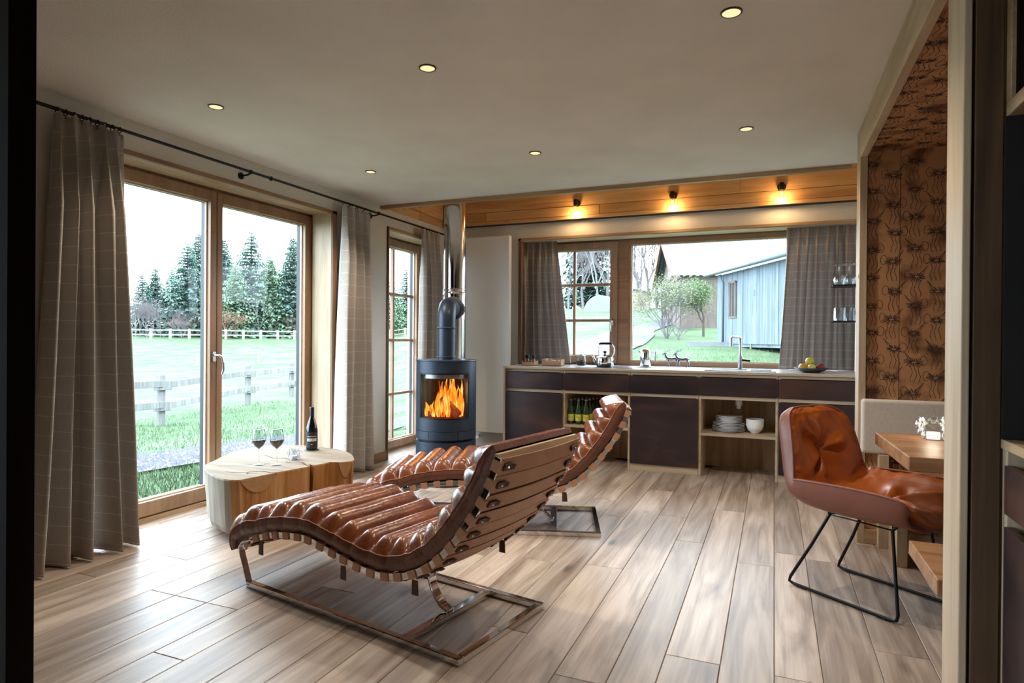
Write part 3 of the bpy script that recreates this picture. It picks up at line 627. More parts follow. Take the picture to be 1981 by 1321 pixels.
# chrome stags
def stag():
    root = thing('stag_figurine', 'x', 'figurine', (0, 0, 0))
    b = MB()
    b.tube(spline([(-.052, 0, .078), (-.03, 0, .083), (0, 0, .080), (.03, 0, .084), (.05, 0, .08)], 4), [.010, .014, .017, .018, .017, .016, .016, .016, .016, .016, .017, .018, .018, .018, .017, .014, .01], 12)
    b.tube(spline([(-.042, 0, .086), (-.058, 0, .108), (-.066, 0, .13)], 4), [.014, .013, .012, .011, .010, .009, .008, .0075, .007], 10)
    b.tube([(-.06, 0, .134), (-.072, 0, .134), (-.086, 0, .127), (-.094, 0, .123)], [.008, .0095, .006, .004], 10)
    b.build('body', M['pewter'], root, smooth=True)
    for sx, sy, ph in ((-.038, .009, .012), (-.034, -.009, -.008), (.045, .009, .014), (.042, -.009, -.004)):
        b = MB(); kx = .008 if sx > 0 else -.002
        b.tube([(sx, sy, .078), (sx + kx + ph * .3, sy, .045), (sx + kx * .3 + ph, sy, .02), (sx + ph * 1.1, sy, .003)], [.009, .005, .0035, .004], 8); b.build('leg', M['pewter'], root, smooth=True)
    for sy in (1, -1):
        b = MB(); b.tube(spline([(-.064, sy*.004, .14), (-.052, sy*.012, .155), (-.034, sy*.02, .158), (-.016, sy*.024, .170)], 4), .0026, 6)
        for bx, bz, tx, tz in ((-.056, .15, -.062, .172), (-.044, .156, -.043, .178), (-.030, .159, -.026, .178), (-.064, .144, -.08, .152)):
            b.tube([(bx, sy*.014, bz), (tx, sy*.018, tz)], [.0024, .0012], 6)
        b.build('antler', M['pewter'], root, smooth=True)
        b = MB(); b.ball((-.054, sy*.012, .137), .006, 8, 6, 0, (1.3, .5, .6)); b.build('ear', M['pewter'], root, smooth=True)
    b = MB(); b.tube([(.052, 0, .084), (.068, 0, .088)], [.005, .003], 6); b.build('tail', M['pewter'], root, smooth=True)
    return root
s1 = stag(); s1.location = (-.80, 6.16, .915); s1['label'] = 'right of two small chrome stag figurines on the worktop'; s1['group'] = 'chrome stags'
s2 = dup(s1, (-.915, 6.26, .915), .1, 'left of two small chrome stag figurines, half hidden', 'chrome stags')
# fruit bowl
s = thing('fruit_bowl', 'wide shallow dark bowl holding fruit, right end of the worktop', 'bowl', (.30, 5.9, .915))
b = MB(); b.lathe([(0, 0), (.06, 0), (.09, .012), (.14, .038), (.138, .041), (.09, .018), (.0, .01)], 36, (.30, 5.9, .9155)); b.build('bowl', mat('dark_pewter', (70, 78, 84), .35, .5), s, smooth=True)
def fruit(x, y, z, r, c, c2, lab, sc_=(1, 1, .92)):
    s = thing('apple', lab, 'fruit', (x, y, z - r * .9), 'fruit in the dark bowl')
    b = MB(); rg = []
    for i in range(13):
        a = pi * i / 12; rad_ = r * sin(a) * (1 + .06 * cos(a)); zz = -r * sc_[2] * cos(a) - (.18 * r * math.exp(-(a - pi)**2 * 12)) + (.1 * r * math.exp(-a * a * 12))
        rg.append([Vector((x + max(.0003, rad_) * cos(2*pi*j/20), y + max(.0003, rad_) * sin(2*pi*j/20), z + zz)) for j in range(20)])
    b.rings(rg, 0, False); m_ = mat('fruit_skin', c, .3, var=.25, vs=14); b.build('skin', m_, s, smooth=True)
    b = MB(); b.tube([(x, y, z + r * .74), (x + .003, y, z + r * 1.05)], .0018, 6); b.build('stem', M['strap_dark'], s)
fruit(.232, 5.875, .962, .036, (226, 160, 60), None, 'orange yellow apple at the left of the bowl')
fruit(.298, 5.862, .960, .034, (214, 200, 90), None, 'yellow green apple at the front of the bowl')
fruit(.368, 5.885, .962, .036, (140, 24, 34), None, 'dark red apple at the right of the bowl')
fruit(.275, 5.945, .962, .035, (206, 120, 60), None, 'reddish apple at the back of the bowl')
fruit(.285, 5.895, 1.013, .036, (200, 190, 70), None, 'yellow and red apple on top of the fruit pile')
# bottles on open shelf
s = thing('glass_bottle', 'x', 'bottle', (0, 0, 0))
b = MB(); b.lathe([(0, 0), (.029, 0), (.031, .006), (.031, .12), (.026, .15), (.013, .185), (.0125, .225), (0, .226)], 18, (0, 0, 0)); b.build('glass_body', mat('green_glass', (58, 84, 60), .06, spec=.8, trans=.35, ior=1.5), s, smooth=True)
b = MB(); b.lathe([(.0315, .03), (.0315, .095)], 18); b.build('label', mat('yellow_label', (206, 204, 96), .5, var=.35, vs=40), s, smooth=True)
b = MB(); b.cyl((0, 0, .222), .0145, 0, .014, 14); b.build('cap', M['alu'], s, bevel=.002)
k = 0
for j in range(5):
    for i in range(3 if j < 3 else 4):
        p = (-1.785 + i * .074 + j * .012, 5.765 + j * .085, .3757)
        lab = ('green bottle with yellow label, ' + ('leftmost', 'second from left', 'third from left', 'fourth from left')[i] + ' in the ' + ('front', 'second', 'third', 'fourth', 'back')[j] + ' row on the open shelf')
        o = s if k == 0 else dup(s, p, 0, lab); o.location = p; o['label'] = lab; o['group'] = 'bottles on the open kitchen shelf'; k += 1
# plates and bowls
pl = thing('plate', 'x', 'plate', (0, 0, 0)); b = MB(); b.lathe([(0, 0), (.075, 0), (.08, .004), (.125, .016), (.1255, .018), (.08, .008), (0, .005)], 40); b.build('dish', M['china'], pl, smooth=True)
ords = ['lowest', 'second lowest', 'third from the bottom', 'fourth from the bottom', 'fifth from the bottom', 'sixth from the bottom', 'fifth from the top', 'fourth from the top', 'third from the top', 'second from the top', 'topmost']
for k in range(11):
    z = .3755 + k * .0125; lab = ('large' if k < 6 else 'smaller') + ' white plate, ' + ords[k] + ' in the stack on the slatted shelf'; sc_ = 1.08 if k < 6 else .92
    o = pl if k == 0 else dup(pl); o.location = (-.362 + R.uniform(-.003, .003), 5.89 + R.uniform(-.003, .003), z); o.scale = (sc_, sc_, 1); o['label'] = lab; o['group'] = 'white plates stacked on the slatted shelf'
bw = thing('bowl', 'x', 'bowl', (0, 0, 0)); b = MB(); b.lathe([(0, 0), (.032, 0), (.034, .006), (.06, .03), (.076, .075), (.0735, .075), (.056, .032), (0, .008)], 36); b.build('dish', M['china'], bw, smooth=True)
for k in range(4):
    lab = 'white cereal bowl, ' + ['lowest', 'second lowest', 'second from the top', 'topmost'][k] + ' in the nest beside the plates'
    o = bw if k == 0 else dup(bw); o.location = (-.145, 5.87, .3755 + k * .0165); o['label'] = lab; o['group'] = 'white bowls nested beside the plates'
# glass shelves with glasses
for z, nm in ((1.648, 'upper'), (1.352, 'lower')):
    b = MB(); b.box(.447, 5.78, z - .012, .6845, 6.02, z); tag(b.build('wall_shelf', M['black'], bevel=.001), nm + ' of the two small black wall shelves at the right of the kitchen window', 'shelf', 'black wall shelves')
g = thing('stem_glass', 'x', 'wine glass', (0, 0, 0)); b = MB(); b.lathe([(.034, 0), (.042, .045), (.036, .075), (.006, .09), (.004, .16), (.006, .165), (.036, .170), (.036, .172), (0, .173)], 24); b.build('glass_body', M['clear2'], g, smooth=True)
k = 0
for j in range(2):
    for i in range(3):
        lab = 'stemmed glass standing upside down, ' + ['leftmost', 'middle', 'rightmost'][i] + ' of the ' + ['front', 'rear'][j] + ' row on the upper shelf'
        o = g if k == 0 else dup(g); k += 1; o.location = (.50 + i * .074, 5.84 + j * .1, 1.6485); o['label'] = lab; o['group'] = 'upturned stem glasses on the upper shelf'
g = thing('tumbler', 'x', 'glass', (0, 0, 0)); b = MB(); b.lathe([(.034, 0), (.030, .105), (.028, .11), (0, .11), (0, .1), (.026, .1), (.031, 0)], 22); b.build('glass_body', M['clear2'], g, smooth=True); k = 0
for j in range(2):
    for i in range(3):
        lab = 'clear tumbler standing upside down, ' + ['leftmost', 'middle', 'rightmost'][i] + ' of the ' + ['front', 'rear'][j] + ' row on the lower shelf'
        o = g if k == 0 else dup(g); k += 1; o.location = (.495 + i * .073, 5.84 + j * .09, 1.3525); o['label'] = lab; o['group'] = 'upturned tumblers on the lower shelf'
# wall lamps on the timber band
lp = thing('wall_lamp', 'x', 'wall lamp', (0, 0, 0))
b = MB(); b.cyl((0, 0, 0), .037, 0, .02, 24, axis=(0, -1, 0)); b.build('wall_plate', M['black'], lp, bevel=.002)
b = MB(); b.tube([(0, -.02, .01), (0, -.05, .02), (0, -.058, .012)], .006, 8); b.build('arm', M['brass'], lp, smooth=True)
b = MB(); b.lathe([(0, .034), (.019, .034), (.021, .03), (.021, -.03), (.018, -.034), (0, -.034)], 20, (0, -.06, -.005)); b.build('socket', M['black'], lp, smooth=True, auto=40)
b = MB(); b.lathe([(.012, .034 - .06), (.013, -.04), (.024, -.062), (.026, -.075), (.018, -.094), (0, -.1)], 20, (0, -.06, -.005)); bu = b.build('bulb', M['bulb'], lp, smooth=True)
b = MB(); b.tube([(-.006, -.06, -.05), (-.008, -.06, -.085), (0, -.06, -.06), (.008, -.06, -.085), (.006, -.06, -.05)], .0022, 6); b.build('filament', M['filament'], bu)
ld = bpy.data.lights.new('bulb_light', 'POINT'); ld.energy = BULB_W; ld.color = (1, .62, .28); ld.shadow_soft_size = .022; lo = bpy.data.objects.new('bulb_light', ld); COL.objects.link(lo); lo.parent = lp; lo.location = (0, -.06, -.125)
for k, x in enumerate((-1.87, -.905, .055)):
    o = lp if k == 0 else dup(lp); o.location = (x, 6.1985, 2.575); o['label'] = 'black wall lamp with glowing bare bulb, ' + ['leftmost', 'middle', 'rightmost'][k] + ' of three on the timber band'; o['group'] = 'bare bulb lamps above the kitchen window'
# radiator
s = thing('radiator', 'tall flat white radiator between stove pipe and kitchen units', 'radiator', (-2.88, 6.2, .12))
b = MB(); b.box(-3.17, 6.14, .17, -2.595, 6.205, 2.285); b.build('front_panel', M['white'], s, bevel=.012, seg=4)
for z in (.5, 1.9):
    for xx in (-3.0, -2.75): MB().box(xx, 6.205, z, xx + .05, 6.279, z + .04).build('bracket', M['white'], s)
b = MB(); b.tube([(-2.95, 6.17, .17), (-2.95, 6.17, .12), (-2.95, 6.26, .12), (-2.95, 6.279, .12)], .011, 10); b.cyl((-2.95, 6.14, .12), .018, -.02, .02, 14, axis=(0, 1, 0)); b.build('valve', M['chrome'], s, smooth=True, auto=40)

# ================================================================== CURTAINS AND ROD
def curtain(name, lab, ax, off, t0, t1, b0, b1, zt, zb, folds, amp, mt, seed, group, rings=0, hemlift=None, thick=1.0):
    """ax 'y': cloth hangs in a plane x=off and spreads along y; ax 'x': plane y=off, spreads along x"""
    rg = random.Random(seed); ph = [rg.uniform(-.5, .5) for _ in range(folds + 2)]; am = [rg.uniform(.65, 1.2) for _ in range(folds + 2)]
    width = (b1 - b0) * thick * 2.0
    def f(u, v):
        k = u * folds; i = int(min(folds - 1, k)); fr = k - i
        a = am[i] * (1 - fr) + am[i + 1] * fr; p = ph[i] * (1 - fr) + ph[i + 1] * fr
        s = sin(2 * pi * k + p * 1.2); s = (abs(s) ** .7) * (1 if s > 0 else -1)
        sp = .35 + .65 * min(1, v * 5)
        d = amp * a * s * sp * (1 + .35 * v) + .008 * sin(17 * u + 5 * v + seed)
        along_t = t0 + (t1 - t0) * u; along_b = b0 + (b1 - b0) * (u + .025 * sin(2 * pi * k * .5 + seed))
        e = v ** 1.15; al = along_t * (1 - e) + along_b * e + amp * .35 * a * cos(2 * pi * k + p) * sp
        head = .006 * sin(2 * pi * k * 3) * max(0, 1 - v * 14)
        z = zt + (zb - zt) * v + (.012 * abs(sin(2 * pi * k)) if v < .01 else 0)
        if hemlift and v > 0: z += hemlift * u * u * v
        q = d + head
        return (off + q, al, z) if ax == 'y' else (al, off - q, z)
    nv = 60; s = thing(name, lab, 'curtain', (off, (b0 + b1) / 2, zb) if ax == 'y' else ((b0 + b1) / 2, off, zb), group)
    b = MB(); H = abs(zt - zb); b.grid(f, folds * 14, nv, 0, lambda u, v: (u * width, v * H)); o = b.build('cloth', mt, s, smooth=True)
    so = o.modifiers.new('thickness', 'SOLIDIFY'); so.thickness = .003
    b = MB(); b.grid(lambda u, v: tuple(Vector(f(u, v * .03)) + (Vector((.004, 0, .004)) if ax == 'y' else Vector((0, -.004, .004)))), folds * 14, 3, 0, lambda u, v: (u * width, v * .07)); b.build('heading_tape', mt, s, smooth=True)
    for k in range(rings):
        u = (k + .5) / rings; yy = t0 + (t1 - t0) * u
        b = MB(); c = Vector((off, yy, zt + .018)); n = 14
        b.tube([c + Vector((cos(2*pi*j/n) * .016, 0, sin(2*pi*j/n) * .016)) for j in range(n)], .0028, 6, closed=True)
        b.tube([c + Vector((0, 0, -.015)), c + Vector((0, 0, -.032))], .0018, 5); b.build('curtain_ring', M['frameb'], s, smooth=True)
    return s
G = 'checked grey brown curtains'
curtain('curtain', 'long checked curtain at the left of the double glass door, beside the dark partition', 'y', -3.362, 2.03, 2.40, 1.90, 2.54, 2.305, .012, 5, .082, M['curtain'], 3, G, 9)
curtain('curtain', 'long checked curtain between the double glass door and the narrow window', 'y', -3.362, 4.33, 4.735, 4.24, 4.80, 2.298, .012, 4, .062, M['curtain'], 8, G, 8)
curtain('curtain', 'long checked curtain in the corner behind the stove', 'y', -3.362, 5.62, 6.0, 5.60, 6.08, 2.298, .012, 4, .055, M['curtain'], 12, G, 7)
G = 'short checked curtains at the kitchen window'
curtain('curtain', 'short checked curtain at the left end of the kitchen window', 'x', 6.36, -2.485, -2.14, -2.49, -1.99, 2.22, .93, 5, .042, M['curtain_k'], 5, G)
curtain('curtain', 'short checked curtain at the right end of the kitchen window, behind the glass shelves', 'x', 6.36, .10, .665, .03, .67, 2.225, .925, 7, .042, M['curtain_k'], 9, G)
for y0, y1, wh in ((1.75, 6.1, 'long black iron curtain rod along the left wall above door and window'),):
    s = thing('curtain_rod', wh, 'curtain rod', (-3.375, 4, 2.326))
    b = MB(); b.tube([(-3.365, y0, 2.33), (-3.365, y1, 2.326)], .0095, 12); b.build('rod', M['frameb'], s, smooth=True, auto=50)
    for y in (3.33, 4.86, 1.9):
        b = MB(); b.cyl((-3.46, y, 2.31), .024, 0, .008, 20, axis=(1, 0, 0)); b.tube([(-3.455, y, 2.31), (-3.40, y, 2.31), (-3.365, y, 2.318)], .007, 8); b.lathe([(.0, -.008), (.015, -.008), (.015, .008), (0, .008)], 14, (-3.365, y, 2.328), 0, (0, 1, 0)); b.build('bracket', M['frameb'], s, smooth=True, auto=40)
    b = MB(); b.lathe([(0, -.012), (.014, -.01), (.017, 0), (.014, .01), (0, .012)], 14, (-3.365, 3.52, 2.327), 0, (0, 1, 0)); b.build('stop_ring', M['frameb'], s, smooth=True)

# ================================================================== CEILING DOWNLIGHTS
s = thing('downlight', 'x', 'ceiling light', (0, 0, 0))
b = MB(); b.lathe([(.041, .004), (.041, -.004), (.034, -.0045), (.034, .004)], 36); b.build('trim_ring', mat('bronze_ring', (60, 44, 28), .35, .7), s, smooth=True, auto=40)
b = MB(); b.lathe([(.034, -.001), (.028, .0), (0, .0005)], 30, (0, 0, -.002)); b.build('lens', M['spot_lens'], s, smooth=True)
ld = bpy.data.lights.new('downlight_lamp', 'SPOT'); ld.energy = SPOT_W; ld.color = (1, .84, .64); ld.spot_size = rad(125); ld.spot_blend = .7; ld.shadow_soft_size = .03
lo = bpy.data.objects.new('downlight_lamp', ld); COL.objects.link(lo); lo.parent = s; lo.location = (0, 0, -.012)
k = 0
for j, y in enumerate((2.54, 3.965)):
    for i, x in enumerate((-2.82, -1.494, -.16)):
        lab = 'recessed ceiling downlight, ' + ['leftmost', 'middle', 'rightmost'][i] + ' of the row ' + ['nearer the camera', 'nearer the kitchen'][j]
        o = s if k == 0 else dup(s); k += 1; o.location = (x, y, CZ - .0005); o['label'] = lab; o['group'] = 'recessed downlights in two rows'

# ================================================================== WOOD STOVE
SX, SY = -2.50, 4.59; yaw_s = math.atan2(-.923, .385)
s = thing('wood_stove', 'round dark iron wood stove with curved glass door and fire inside', 'stove', (SX, SY, 0))
def arc(b, r, z0, z1, a0, a1, th, n=32, m=0):
    rg = []
    for i in range(n + 1):
        a = yaw_s + a0 + (a1 - a0) * i / n; c, s_ = cos(a), sin(a)
        rg.append([(SX + c*r, SY + s_*r, z0), (SX + c*r, SY + s_*r, z1), (SX + c*(r-th), SY + s_*(r-th), z1), (SX + c*(r-th), SY + s_*(r-th), z0)])
    b.rings(rg, m, True)
RS = .247; OA = rad(53)
b = MB(); b.lathe([(0, 0), (RS, 0), (RS, .352), (0, .352)], 64, (SX, SY, 0)); b.build('base', M['stove'], s, smooth=True, auto=40)
b = MB(); b.lathe([(RS - .03, .35), (RS - .03, .375)], 64, (SX, SY, 0)); b.build('shadow_gap', M['blackmat'], s, smooth=True)
b = MB(); arc(b, RS, .372, .438, rad(-28), rad(28), .02, 24); b.build('ash_drawer', M['stove'], s, smooth=True, auto=40)
b = MB(); arc(b, RS, .372, .438, rad(29), rad(331), .02, 90); b.build('drawer_band', M['stove'], s, smooth=True, auto=40)
b = MB(); arc(b, RS, .441, .535, 0, 2 * pi, .02, 96); arc(b, RS, .905, .998, 0, 2 * pi, .02, 96); arc(b, RS, .535, .905, OA, 2 * pi - OA, .02, 72); b.build('body', M['stove'], s, smooth=True, auto=40)
b = MB(); b.lathe([(0, .998), (RS + .004, .998), (RS + .006, 1.002), (RS + .004, 1.008), (0, 1.008)], 64, (SX, SY, 0)); b.build('top_plate', M['stove'], s, smooth=True, auto=40)
b = MB(); arc(b, RS - .004, .535, .905, -OA, OA, .004, 32); b.build('door_glass', thin_glass('fire_glass', (.9, .88, .86), .3), s, smooth=True, auto=40)
b = MB(); arc(b, RS - .002, .533, .548, -OA, OA, .014, 32); arc(b, RS - .002, .893, .907, -OA, OA, .014, 32); arc(b, RS - .002, .535, .905, -OA, -OA + .05, .014, 3); arc(b, RS - .002, .535, .905, OA - .05, OA, .014, 3); b.build('door_frame', M['black'], s, smooth=True, auto=40)
b = MB(); arc(b, RS - .03, .86, .9, -OA, OA, .006, 32); b.build('baffle', M['alu'], s, smooth=True, auto=40)
b = MB(); b.lathe([(0, .5), (RS - .035, .5), (RS - .035, .53), (0, .54)], 40, (SX, SY, 0)); arc(b, .2, .53, .93, rad(62), rad(298), .02, 40); b.build('firebox', M['firebrick'], s, smooth=True, auto=40)
fdir = Vector((.385, -.923, 0)); sdir = Vector((.923, .385, 0)); cF = Vector((SX, SY, 0))
def sp(side, front, z): return cF + sdir * side + fdir * front + Vector((0, 0, z))
for k, (p, q, r_) in enumerate(((sp(-.02, .10, .70), sp(.12, .15, .56), .034), (sp(-.13, .1, .56), sp(.1, .13, .565), .032), (sp(.02, .02, .72), sp(-.09, .09, .56), .03))):
    b = MB(); d = (q - p)
    b.tube([p + d * t + Vector((0, 0, .003 * sin(t * 20))) for t in [i / 8 for i in range(9)]], [r_ * (1 + .08 * sin(i * 2.1 + k)) for i in range(9)], 10); b.build('log', M['ember_log'], s, smooth=True, auto=50)
rng = random.Random(11)
for k in range(20):
    sx = -.145 + .29 * (k / 19) ** .75 + rng.uniform(-.012, .012); fy = rng.uniform(.03, .17); fy = min(fy, math.sqrt(max(.001, .19**2 - sx**2)))
    hh = (.12 if sx < -.07 else (.30 if sx > -.03 else .24)) * rng.uniform(.75, 1.15); ww = rng.uniform(.016, .034)
    b = MB(); n = 9; rg = []
    for i in range(n + 1):
        t = i / n; wv = ww * (sin(pi * min(1, t * .92 + .12)) ** .8) * (1 - t) ** .35 + .0008
        c = sp(sx + .022 * sin(t * 4 + k) * t - .02 * t, fy - .05 * t, .55 + hh * t)
        rg.append([c + sdir * wv * cos(2*pi*j/7) + fdir * wv * .5 * sin(2*pi*j/7) for j in range(7)])
    b.rings(rg, 0); b.build('flame', M['flame'], s, smooth=True)
ld = bpy.data.lights.new('fire_light', 'POINT'); ld.energy = 2; ld.color = (1, .42, .10); ld.shadow_soft_size = .08; lo = bpy.data.objects.new('fire_light', ld); COL.objects.link(lo); lo.parent = s; lo.location = sp(.02, .12, .74) - cF
# flue
fl = thing('stove_pipe', 'black stove pipe bending back from the stove into the steel flue', 'stove pipe', (SX, SY, 1.0))
P1 = Vector((-2.735, 5.17, 0)); bk = (P1 - cF); bk.z = 0; bk = bk.normalized()
b = MB(); b.tube([cF + Vector((0, 0, 1.008)), cF + Vector((0, 0, 1.34))] + [cF + bk * .11 * (1 - cos(t)) + Vector((0, 0, 1.34 + .11 * sin(t))) for t in [pi / 2 * i / 8 for i in range(1, 9)]] + [cF + bk * .42 + Vector((0, 0, 1.45))], .0745, 32)
b.build('pipe', M['stove'], fl, smooth=True, auto=50)
b = MB(); b.lathe([(.076, 0), (.079, .003), (.079, .011), (.076, .014)], 32, tuple(cF + Vector((0, 0, 1.26)))); b.lathe([(.076, 0), (.079, .003), (.079, .011), (.076, .014)], 32, tuple(cF + Vector((0, 0, 1.02)))); b.build('collar', M['stove'], fl, smooth=True)
f2 = thing('steel_flue', 'tall polished steel flue rising behind the stove to the ceiling', 'flue', (P1.x, P1.y, 0))
b = MB(); b.lathe([(.104, 0), (.104, 1.59)], 48, tuple(P1)); b.build('pipe', M['stainless'], f2, smooth=True)
b = MB(); b.lathe([(.102, 1.64), (.102, 3.1)], 48, tuple(P1)); b.build('pipe', M['stainless'], f2, smooth=True)
b = MB(); b.lathe([(.104, 1.585), (.109, 1.588), (.109, 1.60), (.105, 1.605), (.105, 1.62), (.109, 1.625), (.109, 1.637), (.102, 1.642)], 48, tuple(P1)); b.build('clamp_band', M['chrome'], f2, smooth=True, auto=40)
cc = P1 - bk * .20 + Vector((0, 0, 1.45)); b = MB(); b.lathe([(.0, .11), (.104, .11), (.104, 0), (.078, 0), (.078, -.002)], 40, tuple(cc), 0, tuple(bk)); b.build('branch', M['stainless'], f2, smooth=True, auto=40)
b = MB(); b.lathe([(.10, 0), (.108, .004), (.108, .016), (.10, .02)], 40, tuple(cc), 0, tuple(bk)); b.build('clamp_band', M['chrome'], f2, smooth=True, auto=40)

# ================================================================== LOUNGERS
prof_pts = [(-.035, .175), (-.02, .205), (.03, .232), (.127, .265), (.2, .284), (.276, .295), (.36, .304), (.429, .305), (.536, .288), (.663, .264), (.76, .248), (.864, .243), (.942, .253), (1.02, .275), (1.115, .323), (1.19, .385), (1.255, .455), (1.306, .522), (1.356, .594), (1.394, .663), (1.423, .73), (1.440, .775)]
def resample(pts, n):
    P = [Vector(p) for p in pts]; L_ = [0]
    for a, c in zip(P, P[1:]): L_.append(L_[-1] + (c - a).length)
    out = []
    for i in range(n + 1):
        d = L_[-1] * i / n; k = max(j for j in range(len(L_)) if L_[j] <= d + 1e-9); k = min(k, len(P) - 2)
        t = (d - L_[k]) / (L_[k + 1] - L_[k]); out.append(P[k].lerp(P[k + 1], t))
    return out, L_[-1]
rail3 = spline([(p[0], 0, p[1]) for p in prof_pts], 4)
WD = .57
def lounger():
    root = thing('lounger', 'x', 'lounger', (0, 0, 0))
    for v in (.0, WD):
        b = MB(); b.bar([(p.x, v, p.z - .004) for p in rail3], .012, .028); b.build('side_rail', M['chrome'], root, bevel=.002)
    # base frame with crossbar
    for v in (0, WD):
        b = MB(); b.bar([(.0, v, .014), (1.28, v, .014)], .03, .026, (0, 1, 0)); b.build('base_bar', M['chrome'], root, bevel=.003)
    b = MB(); b.bar([(1.265, .015, .014), (1.265, WD - .015, .014)], .03, .026, (1, 0, 0)); b.build('base_bar', M['chrome'], root, bevel=.003)
    b = MB(); b.bar([(.995, .015, .014), (.995, WD - .015, .014)], .04, .024, (1, 0, 0)); b.build('crossbar', M['chrome'], root, bevel=.003)
    for v in (0, WD):
        pth = spline([(.03, v, .013), (.004, v, .018), (-.012, v, .05), (-.034, v, .10), (-.056, v, .15), (-.058, v, .178), (-.036, v, .205), (.0, v, .217), (.035, v, .23)], 5)
        b = MB(); b.bar(pth, .03, .009); b.build('front_leg', M['chrome'], root, bevel=.002)
    pth = spline([(.995, .285, .03), (.955, .285, .045), (.915, .285, .09), (.893, .285, .14), (.90, .285, .19), (.935, .285, .235)], 6)
    b = MB(); b.bar(pth, .045, .009); b.build('rear_spring', M['chrome'], root, bevel=.002)
    # leather straps slung across the rails
    rs, Ltot = resample([(p.x, p.z) for p in rail3], 200); NS = 23
    sm_ = None
    for k in range(NS):
        d = (k + .65) / NS * 200; i = int(d); p = rs[i]; t = (rs[min(200, i + 2)] - rs[max(0, i - 2)]).normalized(); n = Vector((-t.y, t.x)); hw = Ltot / NS * .455
        if sm_ is None:
            b = MB(); th = .004; sag = lambda v: -.012 * sin(pi * v / WD)
            rg = []
            for j in range(11):
                v = .0 + WD * j / 10
                rg.append([(-hw, v, sag(v) - .012), (hw, v, sag(v) - .012), (hw, v, sag(v) - .012 - th), (-hw, v, sag(v) - .012 - th)])
            b.rings(rg); o1 = b.build('strap', M['strap'], None, loc=(0, 0, 0), bevel=.0012, seg=1); sm_ = o1
            hl = hw * .58
            for v, sg in ((0, 1), (WD, -1)):
                ring = [(v - .011, .014), (v + .011, .014), (v + .012, -.019), (v - .012, -.019)]
                b = MB(); b.rings([[(x, a, z) for a, z in ring] for x in (-hl, hl)]); b.build('strap_loop', M['strap'], o1, bevel=.001, seg=1)
                b = MB(); b.rings([[(-.013, v + sg * .018, -.026), (.013, v + sg * .018, -.026), (.013, v + sg * .018, -.0165), (-.013, v + sg * .018, -.0165)], [(-.013, v + sg * .055, -.028), (.013, v + sg * .055, -.028), (.013, v + sg * .055, -.0165), (-.013, v + sg * .055, -.0165)], [(-.008, v + sg * .075, -.034), (.010, v + sg * .075, -.034), (.010, v + sg * .075, -.03), (-.008, v + sg * .075, -.03)]]); b.build('lacing', M['strap_dark'], o1, bevel=.001, seg=1)
                b = MB(); b.lathe([(0, -.0315), (.004, -.031), (.005, -.027)], 8, (0, v + sg * .038, 0)); b.build('rivet', M['steel'], o1)
            o = o1
        else:
            o = sm_.copy(); COL.objects.link(o)
            for ch in list(sm_.children):
                c = ch.copy(); COL.objects.link(c); c.parent = o
        o.parent = root; o.location = (p.x, 0, p.y - .002); o.rotation_euler = (0, -math.atan2(t.y, t.x), 0)
    for sx in (.10, .66, 1.06):
        j = min(range(201), key=lambda q: abs(rs[q].x - sx))
        for v in (-.006, WD + .006):
            b = MB(); p = rs[j]; b.rings([[(p.x + .014, v - .002, p.y - .03), (p.x - .014, v - .002, p.y - .03), (p.x - .014, v + .002, p.y - .03), (p.x + .014, v + .002, p.y - .03)], [(p.x + .020, v - .006, p.y - .085), (p.x - .012, v - .006, p.y - .085), (p.x - .012, v - .002, p.y - .085), (p.x + .02, v - .002, p.y - .085)]]); b.build('strap_tail', M['strap_dark'], root)
    b = MB(); p = rail3[-1]; b.box(p.x - .018, -.004, p.z - .03, p.x - .002, WD + .004, p.z + .006); b.build('top_bar', M['pale_y'], root, bevel=.002)
    # channelled cushion
    base = [(-.118, .155), (-.11, .2), (-.06, .232), (.0, .256)] + [(p.x, p.z + .022) for p in rail3 if .04 < p.x < .9]
    tail = []
    for i, p in enumerate(rail3):
        if p.x >= .9:
            a = rail3[max(0, i - 1)]; c = rail3[min(len(rail3) - 1, i + 1)]; t = (c - a).normalized(); tail.append((p.x - t.z * .02, p.z + t.x * .02))
    base += tail; e = base[-1]; base += [(e[0] + .002, e[1] + .006)]
    NT = 17; SUB = 14; cs, LC = resample(base, NT * SUB)
    NV = 44; thick = .088; y0c, y1c = .004, WD - .004
    def nrm(i):
        t = (cs[min(NT * SUB, i + 3)] - cs[max(0, i - 3)]).normalized(); return Vector((-t.y, t.x)), t
    def vprof(v): # 0..1 across, height factor
        q = abs(2 * v - 1); return max(0, 1 - q ** 9) ** .55
    top = []
    for i in range(NT * SUB + 1):
        n, t = nrm(i); fr = (i % SUB) / SUB; tube_ = math.sqrt(max(0, 1 - (2 * fr - 1) ** 2)) if 0 < i < NT * SUB else 0
        row = []; endf = min(1, i / (SUB * .9), (NT * SUB - i) / (SUB * .9)); endf = math.sin(endf * pi / 2) ** .6
        for j in range(NV + 1):
            v = j / NV; u = .5 - .5 * cos(pi * v) if False else v; v2 = .5 + .5 * math.copysign(abs(2 * v - 1) ** .8, 2 * v - 1)
            q = abs(2 * v2 - 1); edge = max(0, (q - .8) / .2)
            wr = mnoise.noise(Vector((i * .16, v2 * 4.2, 3.1))) * .003 + mnoise.noise(Vector((i * .7, v2 * 9, 8.7))) * (.0008 + .0022 * edge)
            h = .054 + (.070 * tube_ - .006) * (1 - edge ** 2.4) + wr
            h = max(.012, h * (.35 + .65 * endf))
            dv = .004 * tube_ * edge * (1 if v2 > .5 else -1)
            p = cs[i] + n * h + t * (.016 * (1 - endf) * (-1 if i < SUB * 2 else 1))
            row.append(Vector((p.x, y0c + (y1c - y0c) * v2 + dv, p.y)))
        top.append(row)
